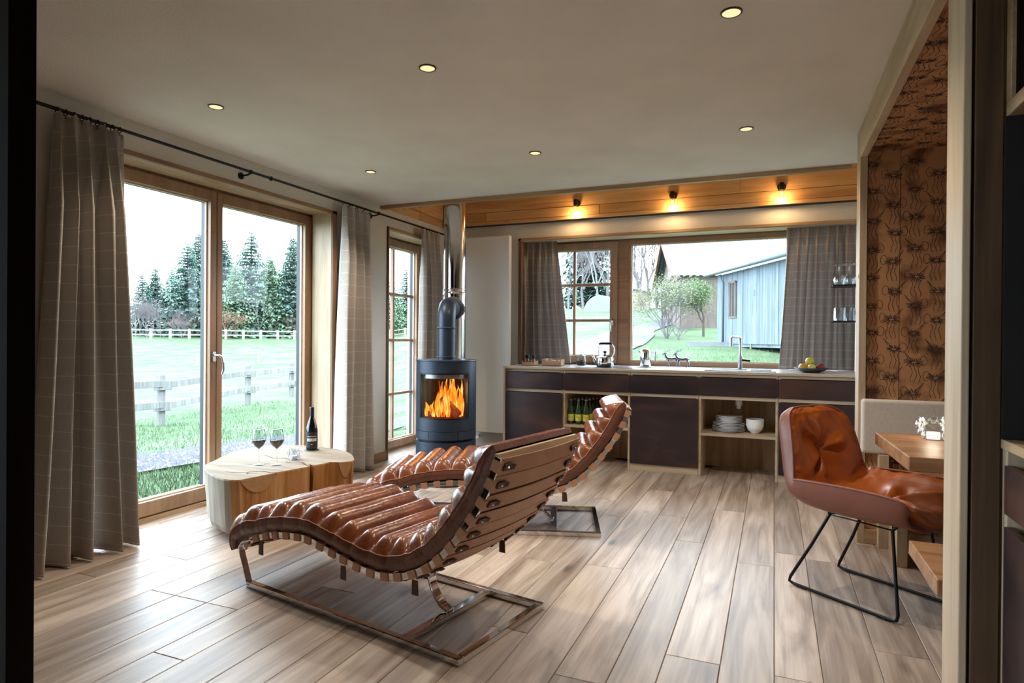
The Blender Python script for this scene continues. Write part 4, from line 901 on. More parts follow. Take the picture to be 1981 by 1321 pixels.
    b = MB(); vs = [p for r_ in top for p in r_]; fs = []
    for i in range(NT * SUB):
        for j in range(NV):
            a = i * (NV + 1) + j; fs.append((a, a + 1, a + NV + 2, a + NV + 1))
    b.add(vs, fs); cu = b.build('cushion', M['leather'], root, smooth=True)
    # boxing around the sides and the underside
    b = MB()
    for side in (0, 1):
        jj = 0 if side == 0 else NV; sg = -1 if side == 0 else 1
        rws = []
        for i in range(NT * SUB + 1):
            n, t = nrm(i); p = top[i][jj]; q = cs[i]; endf = min(1, i / (SUB * .8), (NT * SUB - i) / (SUB * .8))
            bot = Vector((q.x - n.x * .004, p.y, q.y - n.y * .004)); col = []
            for k in range(6):
                f_ = k / 5; m_ = p.lerp(bot, f_); w_ = .010 * sin(pi * min(1, f_ * .95 + .05)) + .003 * mnoise.noise(Vector((i * .8, f_ * 1.0, side * 9))) * .6
                col.append(m_ + Vector((0, sg * w_ * (.4 + .6 * endf), 0)))
            rws.append(col)
        vs = [p for r_ in rws for p in r_]; fs = []
        for i in range(NT * SUB):
            for k in range(5):
                a = i * 6 + k; fs.append((a, a + 1, a + 7, a + 6) if side else (a, a + 6, a + 7, a + 1))
        b.add(vs, fs)
    b.build('side_band', M['leather_side'], root, smooth=True)
    b = MB(); vs = []; fs = []
    for i in range(0, NT * SUB + 1, 3):
        n, t = nrm(i); q = cs[i] - n * .004; vs += [(q.x, y0c, q.y), (q.x, y1c, q.y)]
    m_ = len(vs) // 2
    for i in range(m_ - 1): fs.append((2*i, 2*i + 2, 2*i + 3, 2*i + 1))
    for ii in (0, NT * SUB):
        k0 = len(vs); vs += [tuple(p) for p in top[ii]]; vs += [(cs[ii].x, p.y, cs[ii].y) for p in top[ii]]
        for j in range(NV): fs.append((k0 + j, k0 + j + 1, k0 + NV + 2 + j, k0 + NV + 1 + j))
    b.add(vs, fs); b.build('underside', M['leather_side'], root, smooth=True)
    for jj, sg in ((0, -1), (NV, 1)):
        b = MB(); b.tube([top[i][jj] + Vector((0, sg * .003, 0)) for i in range(0, NT * SUB + 1, 2)], .0026, 6); b.build('piping', mat('piping_thread', (150, 96, 60), .5) if jj == 0 else bpy.data.materials['piping_thread'], root, smooth=True)
    return root
l1 = lounger(); ang1 = math.atan2(-.192, .981); l1.location = (-2.287, 2.266, 0); l1.rotation_euler = (0, 0, ang1)
l1['label'] = 'brown channelled leather lounger on chrome runners, nearer one in front of log table'; l1['group'] = 'brown leather loungers'
a2 = rad(18.3); l2 = dup(l1, (-.945 - 1.28 * cos(a2), 3.675 - 1.28 * sin(a2), 0), a2, 'brown channelled leather lounger on chrome runners, farther one nearer the kitchen units', 'brown leather loungers')

# ================================================================== LOG TABLE
ol = [(-3.525, 3.089), (-3.56, 3.15), (-3.60, 3.24), (-3.70, 3.42), (-3.76, 3.55), (-3.781, 3.68), (-3.765, 3.815), (-3.71, 3.90), (-3.62, 3.965), (-3.53, 3.995), (-3.436, 4.006), (-3.33, 4.006), (-3.226, 3.999), (-3.13, 3.98), (-3.056, 3.952), (-2.97, 3.91), (-2.898, 3.858), (-2.81, 3.77), (-2.745, 3.69), (-2.725, 3.64), (-2.79, 3.562), (-2.842, 3.54), (-2.85, 3.47), (-2.865, 3.405), (-2.925, 3.43), (-2.872, 3.375), (-2.895, 3.27), (-2.927, 3.144), (-2.942, 3.05), (-2.958, 2.96), (-2.981, 2.869), (-3.03, 2.85), (-3.078, 2.847), (-3.16, 2.87), (-3.234, 2.903), (-3.32, 2.945), (-3.398, 2.997), (-3.47, 3.045)]
TZ = .37; kf = (EYE - TZ) / (EYE - .315); ol = [(x * kf, y * kf) for x, y in ol]
s = thing('log_table', 'low coffee table cut from a thick pale tree trunk slice', 'coffee table', (-2.98, 3.2, 0))
cx_, cy_ = -2.98, 3.2
def shrink(f, wob=0): return [(cx_ + (x - cx_) * f + wob * sin(i * 2.1), cy_ + (y - cy_) * f + wob * cos(i * 1.7)) for i, (x, y) in enumerate(ol)]
b = MB(); lv = [(.05, .93, .004), (.08, .955, .003), (.16, .965, .004), (.25, .98, .002), (.33, .992, .001), (TZ - .008, 1.0, 0), (TZ, .994, 0)]
rg = [[(x, y, z) for x, y in shrink(f, wb)] for z, f, wb in lv]
b.rings(rg, 0, False); nb = len(ol)
for q_ in range(len(b.m)):
    j_ = q_ % nb; px_, py_ = ol[j_]
    if px_ < -2.83 and (j_ < 12 or j_ > nb - 9): b.m[q_] = 2
b.add(rg[-1], [tuple(range(nb))], 1); b.add(rg[0], [tuple(range(nb))[::-1]], 0); b.build('trunk_slice', [M['log_side'], M['log_top'], M['log_grey']], s)
MB().prism(shrink(.7), 0, .055).build('foot', M['blackmat'], s)
def crack(pts, w):
    b = MB(); P = [Vector((x * kf, y * kf, 0)) for x, y in pts]; n = len(P); L_ = []; R_ = []
    for i, p in enumerate(P):
        t = (P[min(n-1, i+1)] - P[max(0, i-1)]).normalized(); sd = Vector((-t.y, t.x, 0)) * w * (.2 + sin(pi * (i + .5) / n)) * .5; L_.append(p + sd); R_.append(p - sd)
    b.prism([(p.x, p.y) for p in L_ + R_[::-1]], TZ - .004, TZ + .0006); return b.build('crack', mat('crack_dark', (74, 52, 34), .9) if 'crack_dark' not in bpy.data.materials else bpy.data.materials['crack_dark'], s)
from_px = lambda pts: pts
crack([(-3.02, 3.06), (-3.07, 3.02), (-3.10, 3.06), (-3.04, 3.12), (-2.96, 3.11), (-2.93, 3.13)], .014)
crack([(-3.24, 3.01), (-3.17, 3.02), (-3.10, 3.05)], .008)
crack([(-2.88, 3.37), (-2.95, 3.41), (-3.00, 3.45), (-3.06, 3.46)], .013)
crack([(-3.12, 3.58), (-3.17, 3.5), (-3.22, 3.52), (-3.30, 3.49), (-3.45, 3.56)], .009)
crack([(-3.07, 3.42), (-3.10, 3.41), (-3.12, 3.42)], .014)
crack([(-3.42, 3.12), (-3.30, 3.22), (-3.18, 3.34)], .003)
# freshly cut half round faces at the front
def facet(p, q, dep, name='cut_face'):
    P, Q = Vector((p[0] * kf, p[1] * kf, 0)), Vector((q[0] * kf, q[1] * kf, 0)); d = (Q - P); n = Vector((d.y, -d.x, 0)).normalized(); b = MB(); vs0 = []; 
    for i in range(17):
        t = i / 16; vs0.append(P + d * t + Vector((0, 0, TZ - .003 - dep * sin(pi * t) ** .7)))
    top_ = [P + d * (i / 16) + Vector((0, 0, TZ - .002)) for i in range(17)]
    ring = vs0 + top_[::-1]; b.rings([[v + n * .004 for v in ring], [v - n * .02 for v in ring]]); b.build(name, M['log_cut'], s)
facet((-2.978, 2.877), (-2.929, 3.136), .09)
facet((-2.785, 3.566), (-2.728, 3.635), .1)
# things on the log table
def wineglass(x, y, lab):
    s = thing('wine_glass', lab, 'wine glass', (x, y, TZ), 'wine glasses on the log table')
    c = (x, y, TZ + .0008); b = MB()
    b.lathe([(0, .002), (.036, .0005), (.037, .002), (.008, .005), (.0035, .012), (.003, .085), (.006, .096), (.028, .118), (.043, .145), (.0435, .160), (.040, .19), (.033, .228), (.0325, .2285), (.039, .19), (.0422, .160), (.042, .146), (.027, .12), (0, .099)], 32, c); b.build('bowl_and_stem', M['clear'], s, smooth=True)
    b = MB(); b.lathe([(0, .100), (.026, .1205), (.0405, .145), (.0415, .156), (.041, .158), (0, .158)], 32, c); b.build('wine', mat('red_wine', (26, 8, 16), .05, spec=.6), s, smooth=True)
wineglass(-3.214 * kf, 3.267 * kf, 'left of two glasses of red wine on the log table')
wineglass(-3.105 * kf, 3.317 * kf, 'right of two glasses of red wine on the log table')
bx_, by_ = -3.27 * kf, 3.86 * kf
s = thing('wine_bottle', 'dark red wine bottle with white banded label on the log table', 'bottle', (bx_, by_, TZ + .006)); c = (bx_, by_, TZ + .0075)
b = MB(); b.lathe([(0, 0), (.037, 0), (.041, .006), (.041, .13), (.038, .155), (.028, .19), (.017, .225), (.0145, .25), (.0145, .268)], 36, c); b.build('glass_body', mat('dark_bottle', (10, 14, 20), .05, spec=.7), s, smooth=True)
b = MB(); b.lathe([(.0155, .232), (.0158, .30), (.0148, .303), (0, .303)], 24, c); b.build('capsule', mat('capsule', (26, 26, 44), .35, .2), s, smooth=True)
fa = math.atan2(-by_, -bx_)
def band_(r, z0, z1, a0, a1, mt, nm):
    b = MB(); b.grid(lambda u, v: (bx_ + r * cos(fa + a0 + (a1 - a0) * u), by_ + r * sin(fa + a0 + (a1 - a0) * u), c[2] + z0 + (z1 - z0) * v), 16, 1); return b.build(nm, mt, s, smooth=True)
band_(.0414, .018, .125, -1.3, 1.3, mat('label_black', (30, 26, 34), .6), 'label')
band_(.0416, .062, .082, -.85, .85, mat('label_white', (216, 214, 212), .5), 'label_band')
band_(.0416, .094, .097, -.8, .8, bpy.data.materials['label_white'], 'label_line')
band_(.0416, .038, .042, -.12, .12, bpy.data.materials['label_white'], 'label_line')
for i, a in enumerate((-.6, -.42, -.26, -.08, .1, .28, .42, .6)): band_(.0418, .065 + .002 * (i % 3), .078 - .002 * (i % 2), a - .035, a + .03, bpy.data.materials['label_black'], 'label_mark')
b = MB(); b.lathe([(0, 0), (.05, 0), (.052, .003), (.05, .006), (0, .006)], 32, (bx_, by_, TZ + .0006)); tag(b.build('coaster', mat('slate', (54, 58, 64), .5)), 'round dark slate coaster under the wine bottle', 'coaster')
def crystal(name, x, y, z, r, lab, glow):
    s = thing(name, lab, 'candle holder', (x, y, z)); rng = random.Random(int(r * 1000)); n = 16
    for row in range(4):
        for i in range(n):
            a = 2 * pi * (i + .5 * (row % 2)) / n; zz = r * (.22 + .36 * row); rr_ = r * (.62, .92, 1.0, .86)[row]
            p = Vector((x + rr_ * cos(a), y + rr_ * sin(a), z + .003 + zz)); d = r * .23; rad_v = Vector((cos(a), sin(a), 0)); tv = Vector((-sin(a), cos(a), 0)); up = Vector((0, 0, 1))
            b = MB(); b.add([p + rad_v * d * .55, p + tv * d, p + up * d * 1.25, p - tv * d, p - up * d * 1.25, p - rad_v * d * .5], [(0, 1, 2), (0, 2, 3), (0, 3, 4), (0, 4, 1), (5, 2, 1), (5, 3, 2), (5, 4, 3), (5, 1, 4)]); b.build('facet', M['clear2'], s)
    b = MB(); b.lathe([(0, 0), (r * .55, 0), (r * .6, .004), (0, .006)], 20, (x, y, z + .0008)); b.build('foot', M['clear2'], s)
    b = MB(); b.cyl((x, y, z + .0075), r * .42, 0, r * .4, 18); b.build('candle', M['china'] if not glow else M['candle'], s)
    return s
crystal('crystal_candle_holder', -3.128 * kf, 3.51 * kf, TZ, .046, 'cut crystal tealight bowl between wine glasses and bottle on the log table', False)

# ================================================================== ARMCHAIR
fz, wz = Vector((.8, -.6, 0)), Vector((.6, .8, 0)); AO = Vector((.076, 3.343, 0))
def A(s_, w_, z): return AO + fz * s_ + wz * w_ + Vector((0, 0, z))
ch = thing('armchair', 'orange brown tufted leather bucket armchair on black wire sled base', 'armchair', tuple(AO + fz * .26 + wz * .2))
ROW = [((.635, .400), (.555, .455), .215, (.61, .40)), ((.60, .438), (.585, .500), .262, (.55, .408)), ((.52, .452), (.55, .537), .286, (.46, .405)), ((.38, .446), (.40, .547), .297, (.34, .402)),
       ((.24, .440), (.22, .543), .30, (.2, .404)), ((.14, .450), (.115, .537), .297, (.11, .418)), ((.085, .485), (.088, .535), .29, (.04, .452)), ((.05, .56), (.078, .575), .278, (.0, .52)),
       ((.02, .66), (.062, .66), .262, (-.03, .64)), ((-.01, .75), (.038, .75), .245, (-.055, .745)), ((-.03, .815), (.004, .818), .212, (-.065, .815)), ((-.042, .85), (-.03, .848), .13, (-.058, .850))]
CLp = spline([(a[0], 0, a[1]) for a, e, w_, o_ in ROW], 5); CLe = spline([(e[0], w_, e[1]) for a, e, w_, o_ in ROW], 5); CLo = spline([(o_[0], 0, o_[1]) for a, e, w_, o_ in ROW], 5)
NCL = len(CLp) - 1
def at_(P, t):
    x = t * NCL; i = min(NCL - 1, int(x)); return P[i].lerp(P[i + 1], x - i)
def inner(u, t, off=0.0):
    c, e = at_(CLp, t), at_(CLe, t); au = abs(u); f_ = au ** 2.6; tg = (at_(CLp, min(1, t + .02)) - at_(CLp, max(0, t - .02))).normalized(); n = Vector((tg.z, 0, -tg.x))
    return A(c.x + (e.x - c.x) * f_ + n.x * off, .2 + e.y * math.copysign(au ** .92, u) - off * .5 * u * au ** 3, c.z + (e.z - c.z) * f_ + n.z * off)
def outer(u, t):
    c, e = at_(CLo, t), at_(CLe, t); au = abs(u); f_ = au ** 3.2
    return A(c.x + (e.x - c.x) * f_, .2 + math.copysign((e.y + .006) * math.sqrt(max(0, 1 - (1 - au) ** 2)), u), c.z + (e.z - .004 - c.z) * f_)
def puff(u, t):
    a_ = 0.024 * (1 - abs(u) ** 5) * min(1, t * 9, (1 - t) * 12)
    for (u0_, t0_, dep, rr2) in ((0, .715, .034, .05), (0, .30, .02, .05)):
        du, dt = (u - u0_) * .27, (t - t0_) * 1.05; d = math.hypot(du, dt); ang = math.atan2(dt, du)
        a_ -= dep * math.exp(-(d / rr2) ** 1.4); a_ += .017 * sin(ang * 6 + 1.5 * sin(ang * 3)) * math.exp(-((d - .085) / .075) ** 2)
    a_ += .008 * mnoise.noise(Vector((u * 2.4, t * 13, 1.7))) + .004 * mnoise.noise(Vector((u * 7, t * 24, 4.2)))
    a_ += .0025 * sin(t * 170) * max(0, (abs(u) - .86) / .14)
    return a_
b = MB(); b.grid(lambda u, v: inner(2 * u - 1, v, puff(2 * u - 1, v)), 60, 120); b.build('seat_cushion', M['leather2'], ch, smooth=True)
b = MB(); b.grid(lambda u, v: outer(2 * u - 1, v), 48, 80); o = b.build('outer_shell', M['shell'], ch, smooth=True)
for t_ in (0, 1):
    b = MB(); b.grid(lambda u, v: inner(2 * u - 1, t_).lerp(outer(2 * u - 1, t_), v), 48, 2); b.build('shell_end', M['shell'], ch, smooth=True)
rb = [inner(1, j / 70) for j in range(71)] + [inner(1 - 2 * i / 40, 1) for i in range(1, 40)] + [inner(-1, 1 - j / 70) for j in range(71)] + [inner(-1 + 2 * i / 40, 0) for i in range(1, 40)]
b = MB(); b.tube(rb, .0065, 8, closed=True); b.build('rim_piping', M['shell'], ch, smooth=True)
for w0, w1, nm in ((0, .055, 'sled_runner'), (.40, .345, 'sled_runner')):
    pth = [A(.46, w1, .372), A(.488, (w0 + w1) / 2, .2), A(.515, w0, .04), A(.51, w0, .016), A(.49, w0, .009), A(.03, w0, .009), A(.005, w0, .016), A(.012, w0, .04), A(.10, (w0 + w1) / 2, .21), A(.175, w1, .372)]
    b = MB(); b.tube(pth, .0075, 10); b.build(nm, M['frameb'], ch, smooth=True, auto=60)
    b = MB(); b.tube([A(.175, w1, .372), A(.46, w1, .372)], .0035, 8); b.build('wire', M['frameb'], ch, smooth=True)
    for s0 in (.07, .45):
        g_ = MB().box(-.02, -.008, 0, .02, .008, .006).build('glide', M['blackmat'], ch, loc=(0, 0, 0)); g_.location = A(s0, w0, .0005) - WORLD[ch.name]; g_.rotation_euler = (0, 0, math.atan2(-.6, .8))
    for s0, s1_ in ((.175, .13), (.46, .50)):
        b = MB(); b.tube([A(s0, w1, .372), A(s1_, w1 + (.05 if w0 < .1 else -.05), .428)], .0075, 8); b.build('strut', M['frameb'], ch, smooth=True)
for s0 in (.175, .46):
    b = MB(); b.tube([A(s0, .055, .372), A((s0 + .32) / 2, .2, .392), A(s0, .345, .372)], .0035, 8); b.build('wire', M['frameb'], ch, smooth=True)

# ================================================================== DINING NOOK
t = thing('dining_table', 'thick oak dining table with a slanting live edge end, in the nook', 'table', (1.2, 3.1, 0))
b = MB(); poly = [(.449, 3.422), (.472, 2.75), (2.0, 2.72), (2.0, 3.43)]; b.prism(poly, .695, .75); b.build('tabletop', M['table_y'], t, bevel=.004)
b = MB(); b.box(.72, 2.95, .62, .78, 3.2, .6945).box(1.8, 2.95, .62, 1.86, 3.2, .6945).box(.72, 3.04, 0, .80, 3.12, .62).box(1.78, 3.04, 0, 1.86, 3.12, .62); b.build('trestle', M['oak_z'], t, bevel=.003)
for nm, y0, y1, lab in (('bench', 2.285, 2.70, 'nearer oak bench seat on the right, its end seen beside the pillar'), ('bench', 3.75, 4.14, 'farther oak bench below the pale backrest by the printed wall')):
    s = thing(nm, lab, 'bench', (1.2, (y0 + y1) / 2, 0), 'benches of the dining nook'); x0 = .466 if y0 < 3 else .60
    b = MB(); b.prism([(x0 + .004, y0), (1.98, y0), (1.98, y1), (x0, y1)], .398, .45); b.build('seat', M['table_y'], s, bevel=.004)
    for x in (.62 if y0 < 3 else .605, 1.85):
        b = MB(); ym = (y0 + y1) / 2; b.box(x, ym - .13, 0, x + .05, ym + .13, .398); b.build('leg', M['oak_z'], s, bevel=.003)
s = thing('upholstered_backrest', 'pale grey upholstered backrest on the printed wall of the nook', 'backrest', (1.2, 4.17, .535), 'backrests of the nook')
b = MB(); b.box(.474, 4.135, .535, 2.1, 4.198, .848); b.build('pad', M['linen'], s, smooth=False, bevel=.018, seg=4)
s = thing('upholstered_backrest', 'blue grey upholstered backrest edge beside the near pillar, above the bench', 'backrest', (1.2, 2.2, .535), 'backrests of the nook')
b = MB(); b.box(.482, 2.205, .545, 2.1, 2.262, .842); b.build('pad', M['linen2'], s, bevel=.018, seg=4)
b = MB(); b.box(.482, 2.1715, .56, 2.1, 2.204, .83); b.build('back_board', M['pale_x'], s)
s = thing('oak_post', 'square oak support post under the pale backrest', 'post', (.59, 4.16, 0))
b = MB(); b.box(.562, 4.12, 0, .612, 4.198, .534); b.build('post', M['pale_z'], s, bevel=.002)
crystal('crystal_candle_holder', .655, 3.28, .75, .062, 'glowing cut crystal candle bowl on the dining table', True)
ld = bpy.data.lights.new('candle_light', 'POINT'); ld.energy = .3; ld.color = (1, .8, .55); ld.shadow_soft_size = .03; lo = bpy.data.objects.new('candle_light', ld); COL.objects.link(lo); lo.location = (.655, 3.28, .84)

# ================================================================== CUPBOARDS AT THE RIGHT EDGE
s = thing('sideboard', 'low cupboard with pale frame and rusted steel fronts, right edge', 'cupboard', (.87, 1.2, 0))
b = MB(); b.box(.552, 1.962, 0, 1.19, 1.998, .905).box(.552, -1.2, 0, 1.19, -1.165, .905).box(.6, -1.165, 0, 1.19, 1.962, .06).box(.60, -1.165, .70, 1.19, 1.962, .735); b.build('carcass', M['pale_z'], s, bevel=.002)
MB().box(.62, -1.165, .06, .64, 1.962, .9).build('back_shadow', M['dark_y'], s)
y = 1.958
for k in range(4):
    y1 = y - .76
    MB().box(.545, y1 + .003, .745, .563, y, .868).build('drawer_front', M['rust'], s, bevel=.001, seg=1)
    MB().box(.545, y1 + .003, .07, .563, y, .712).build('door', M['rust'], s, bevel=.001, seg=1); y = y1
MB().box(.548, -1.2, .9055, 1.19, 1.9985, .93).build('top_board', M['oak_y'], s, bevel=.002)
s = thing('wall_cupboard', 'high dark cupboard with pale frame above a dark niche, top right corner', 'cupboard', (.87, 1.2, 1.76))
b = MB(); b.box(.552, -1.2, 1.765, 1.19, 1.998, 1.80).box(.552, 1.962, 1.80, 1.19, 1.998, CZ - .002); b.build('carcass', M['oak_y'], s, bevel=.002)
MB().box(.562, -1.2, 1.801, .58, 1.961, CZ - .002).build('door', M['black_z'], s)
s = thing('niche_shade', 'black lining at the back of the niche between the right cupboards', 'panel', (1.17, 0.4, .93))
MB().box(1.12, -1.2, .9305, 1.19, 1.998, 1.764).build('panel', M['blackmat'], s)  # shade inside the open niche, put in as black panels
MB().box(.5485, 1.985, .9305, 1.12, 1.998, 1.764).build('panel', M['blackmat'], s)

# ================================================================== OUTSIDE
def sm(a, b_, x):
    t = min(1, max(0, (x - a) / (b_ - a))); return t * t * (3 - 2 * t)
def lp_(P, x):
    if x <= P[0][0]: return P[0][1]
    for (a, b_), (c, d) in zip(P, P[1:]):
        if x <= c: return b_ + (d - b_) * (x - a) / (c - a)
    return P[-1][1]
LP = [(0, -.12), (7, -.2), (10, -.38), (16, -.76), (19, -.66), (24, -.78), (50, -1.2), (75, .1), (100, 1.2), (130, 2.2), (200, 4)]
BP = [(0, -.12), (7, -.1), (12, .3), (24, 1.12), (30, 1.62), (60, 4.3), (90, 5.4), (200, 9)]
def ground(x, y):
    th = math.degrees(math.atan2(-x, y)) if (x or y) else 0
    d = math.hypot(x, y); w_ = sm(20, 36, th) if y > 0 else (1 if x < 0 else 0)
    return lp_(BP, max(0, y)) * (1 - w_) + lp_(LP, d) * w_ + (.05 * sin(x * .31) * cos(y * .27) if d > 22 else 0)
def grassmat(name, c1, c2, c3):
    m, nt, b, L = nodes(name); tc = N(nt, 'ShaderNodeTexCoord'); n = N(nt, 'ShaderNodeTexNoise'); n.inputs['Scale'].default_value = .5; n.inputs['Detail'].default_value = 9; n.inputs['Roughness'].default_value = .7
    L.new(tc.outputs['Object'], n.inputs['Vector']); cr = N(nt, 'ShaderNodeValToRGB'); e = cr.color_ramp.elements; e[0].position = .36; e[0].color = srgb(c1); e[1].position = .66; e[1].color = srgb(c3); q = e.new(.5); q.color = srgb(c2)
    L.new(n.outputs['Fac'], cr.inputs[0]); L.new(cr.outputs[0], b.inputs['Base Color']); b.inputs['Roughness'].default_value = .9; b.inputs['Specular IOR Level'].default_value = .15; return m
M['grass'] = grassmat('meadow', (48, 66, 42), (62, 82, 54), (80, 92, 70))
M['blade'] = mat('grass_blade', (62, 86, 52), .7, var=.35, vs=3)
M['gravel'] = mat('gravel_ground', (68, 68, 74), .95, var=.3, vs=60)
M['stone'] = mat('gravel_stone', (80, 80, 88), .9, var=.35, vs=20)
M['fencewood'] = wood('weathered_fence', ((78, 78, 78), (98, 98, 98), (118, 118, 116)), 'z', .9, .3, 1, .12)
M['fencewhite'] = mat('pale_fence', (122, 120, 112), .9)
M['bark'] = mat('bark', (72, 66, 62), .95, var=.2, vs=20)
M['birch'] = mat('birch_bark', (100, 98, 98), .9, var=.2, vs=9)
M['needle'] = mat('needles', (62, 88, 78), .8, var=.3, vs=.6)  # distance haze mixed into the needle colour, lighter and bluer
M['needle2'] = mat('needles_light', (80, 106, 78), .8, var=.25, vs=.6)  # lightened for haze as well
M['leafy'] = mat('young_leaves', (74, 100, 58), .8, var=.25, vs=2)
M['willow'] = mat('yellow_green_twigs', (100, 108, 78), .85, var=.2, vs=2)
M['twig'] = mat('bare_twigs', (94, 88, 90), .9, var=.15, vs=2)
M['rustleaf'] = mat('rusty_leaves', (112, 82, 66), .85, var=.2, vs=3)
M['greywood_z'] = wood('silvered_boards', ((66, 76, 84), (84, 94, 102), (98, 108, 114)), 'z', .9, .3, .6, .12)
M['brownwood_z'] = wood('brown_boards', ((64, 54, 50), (82, 72, 66), (94, 84, 78)), 'z', .9, .3, .6, .12)
M['metalroof'] = mat('roof_sheet', (76, 84, 90), .6, 0, spec=.2)
M['whitewall'] = mat('pale_wall', (98, 98, 98), .9)
# terrain
b = MB()
def tpt(u, v):
    a = rad(-100 + 135 * u); d = 2.2 + 190 * v ** 2.6
    x, y = sin(a) * d, cos(a) * d
    return (x, y, ground(x, y))
xs = [-200, -160, -130, -105, -85, -70, -58, -48, -40, -33, -27, -22, -18.5, -15.5, -13, -11, -9.4, -8, -7, -6, -5, -4.3, -3.87, -3, -2, -1, 0, 1, 2, 4, 7, 12, 20, 35, 60, 90]
ys = [-20, -10, -5, -2, 0, 1.5, 3, 4.5, 6, 6.69, 7.5, 9, 10.5, 12, 13.5, 15, 17, 19, 21, 23, 25, 27, 30, 34, 38, 43, 49, 56, 64, 74, 86, 100, 120, 150, 190]
vs = [(x, y, ground(x, y)) for y in ys for x in xs]; fs = []; nx = len(xs)
for j in range(len(ys) - 1):
    for i in range(nx - 1):
        if xs[i] >= -3.88 and ys[j + 1] <= 6.7: continue
        a = j * nx + i; fs.append((a, a + 1, a + nx + 1, a + nx))
b.add(vs, fs); S(b.build('ground', M['grass'], loc=(0, 0, 0), smooth=True))
def strip(name, left, right, mt, lab, cat, lift=.03):
    L1 = spline([(x, y, 0) for x, y in left], 6); R1 = spline([(x, y, 0) for x, y in right], 6); b = MB(); rows = []
    for p, q in zip(L1, R1):
        rows.append([Vector((p.x + (q.x - p.x) * k / 4, p.y + (q.y - p.y) * k / 4, 0)) for k in range(5)])
    for r_ in rows:
        for p in r_: p.z = ground(p.x, p.y) + lift
    vs = [p for r_ in rows for p in r_]; fs = [(i * 5 + k, i * 5 + k + 1, i * 5 + k + 6, i * 5 + k + 5) for i in range(len(rows) - 1) for k in range(4)]
    b.add(vs, fs); o = b.build(name, mt); tag(o, kind='structure'); return o
strip('gravel_path', [(-7.6, -2), (-7.35, 3), (-7.2, 7), (-7.2, 12), (-7.4, 16)], [(-6.2, -2), (-5.95, 3), (-5.9, 7), (-5.9, 12), (-6.1, 16)], M['gravel'], '', '')
strip('farm_track', [(-7.4, 12.5), (-6.9, 17), (-6.75, 22), (-7.2, 28.2), (-6.66, 32.1), (-6.2, 35.5), (-5.4, 40.4), (-4.2, 46)], [(-4.9, 12.5), (-4.75, 15.5), (-4.5, 17.7), (-4.2, 20.5), (-4.7, 27), (-5.1, 30), (-4.5, 37), (-3.2, 43)], M['gravel'], '', '', .04)
MB().box(-4.35, 1.6, -.16, -3.865, 6.6, -.075).build('stone_edging', mat('stone_slab', (112, 112, 112), .9, var=.15, vs=10)); S(bpy.data.objects['stone_edging'])
# loose stones and grass blades near the door
rng = random.Random(21); b = MB()
for k in range(5200):
    x, y = rng.uniform(-7.3, -5.95), rng.uniform(2, 13); r_ = rng.uniform(.012, .032); z = ground(x, y) + .03
    b.add([(x + r_, y, z), (x, y + r_, z), (x - r_, y, z), (x, y - r_, z), (x, y, z + r_ * .9)], [(0, 1, 4), (1, 2, 4), (2, 3, 4), (3, 0, 4)])
tag(b.build('gravel_stones', M['stone']), 'loose grey gravel on the path outside the glass door', 'gravel', kind='stuff')
b = MB()
for k in range(42000):
    if k % 5 < 3: x, y = -4.4 - rng.random() ** 1.3 * 9, rng.uniform(3, 14)
    elif k % 5 == 3: x, y = rng.uniform(-5.9, -4.4), rng.uniform(2.5, 9)
    else: x, y = rng.uniform(-4.5, 1.5), rng.uniform(9, 21)
    if -7.3 < x < -5.9 and y < 16: continue
    if x < -4.4 and y > 14 and k % 5 == 4: continue
    z = ground(x, y); h_ = rng.uniform(.03, .085); a = rng.uniform(0, 6.3); dx, dy = cos(a) * .006, sin(a) * .006; lx, ly = rng.uniform(-.04, .04), rng.uniform(-.04, .04)
    b.add([(x - dx, y - dy, z - .01), (x + dx, y + dy, z - .01), (x + lx, y + ly, z + h_)], [(0, 1, 2)])
tag(b.build('grass_blades', M['blade']), 'short green grass growing outside the glass door and window', 'grass', kind='stuff')
# near post and rail fence
P_ = [(-10.6, 3.4), (-11.3, 6.4), (-11.95, 9.4), (-13.3, 13.1), (-14.3, 15.9), (-15.2, 19.0)]
s = thing('post_and_rail_fence', 'weathered grey post and rail fence crossing the grass outside the glass door', 'fence', (P_[2][0], P_[2][1], ground(*P_[2])))
for i, (x, y) in enumerate(P_):
    z = ground(x, y); MB().box(x - .06, y - .06, z - .2, x + .06, y + .06, z + 1.08).build('post', M['fencewood'], s, bevel=.008, seg=1)
    for hz in (.42, .86): MB().box(x - .03, y - .16, z + hz - .1, x + .13, y + .16, z + hz + .09).build('rail_block', M['fencewood'], s, bevel=.008, seg=1)
    if i < len(P_) - 1:
        x2, y2 = P_[i + 1]; z2 = ground(x2, y2)
        for hz in (.42, .86):
            b = MB(); b.bar([(x + .1, y, z + hz), (x2 + .1, y2, z2 + hz + .03)], .05, .14, (1, 0, 0)); b.build('rail', M['fencewood'], s, bevel=.006, seg=1)
# wire fence in the pasture
s = thing('wire_fence', 'thin wire fence with slender posts in the middle of the pasture', 'fence', (-40, 31, ground(-40, 31)))
prev = None
for k in range(10):
    y = 14 + k * 5.2; x = -44 + k * .9; z = ground(x, y); MB().box(x - .04, y - .04, z - .1, x + .04, y + .04, z + 1.0).build('post', M['fencewhite'], s)
    if prev:
        for hz in (.5, .9): b = MB(); b.tube([(prev[0], prev[1], prev[2] + hz), (x, y, z + hz)], .012, 4); b.build('wire', M['fencewhite'], s)
    prev = (x, y, z)
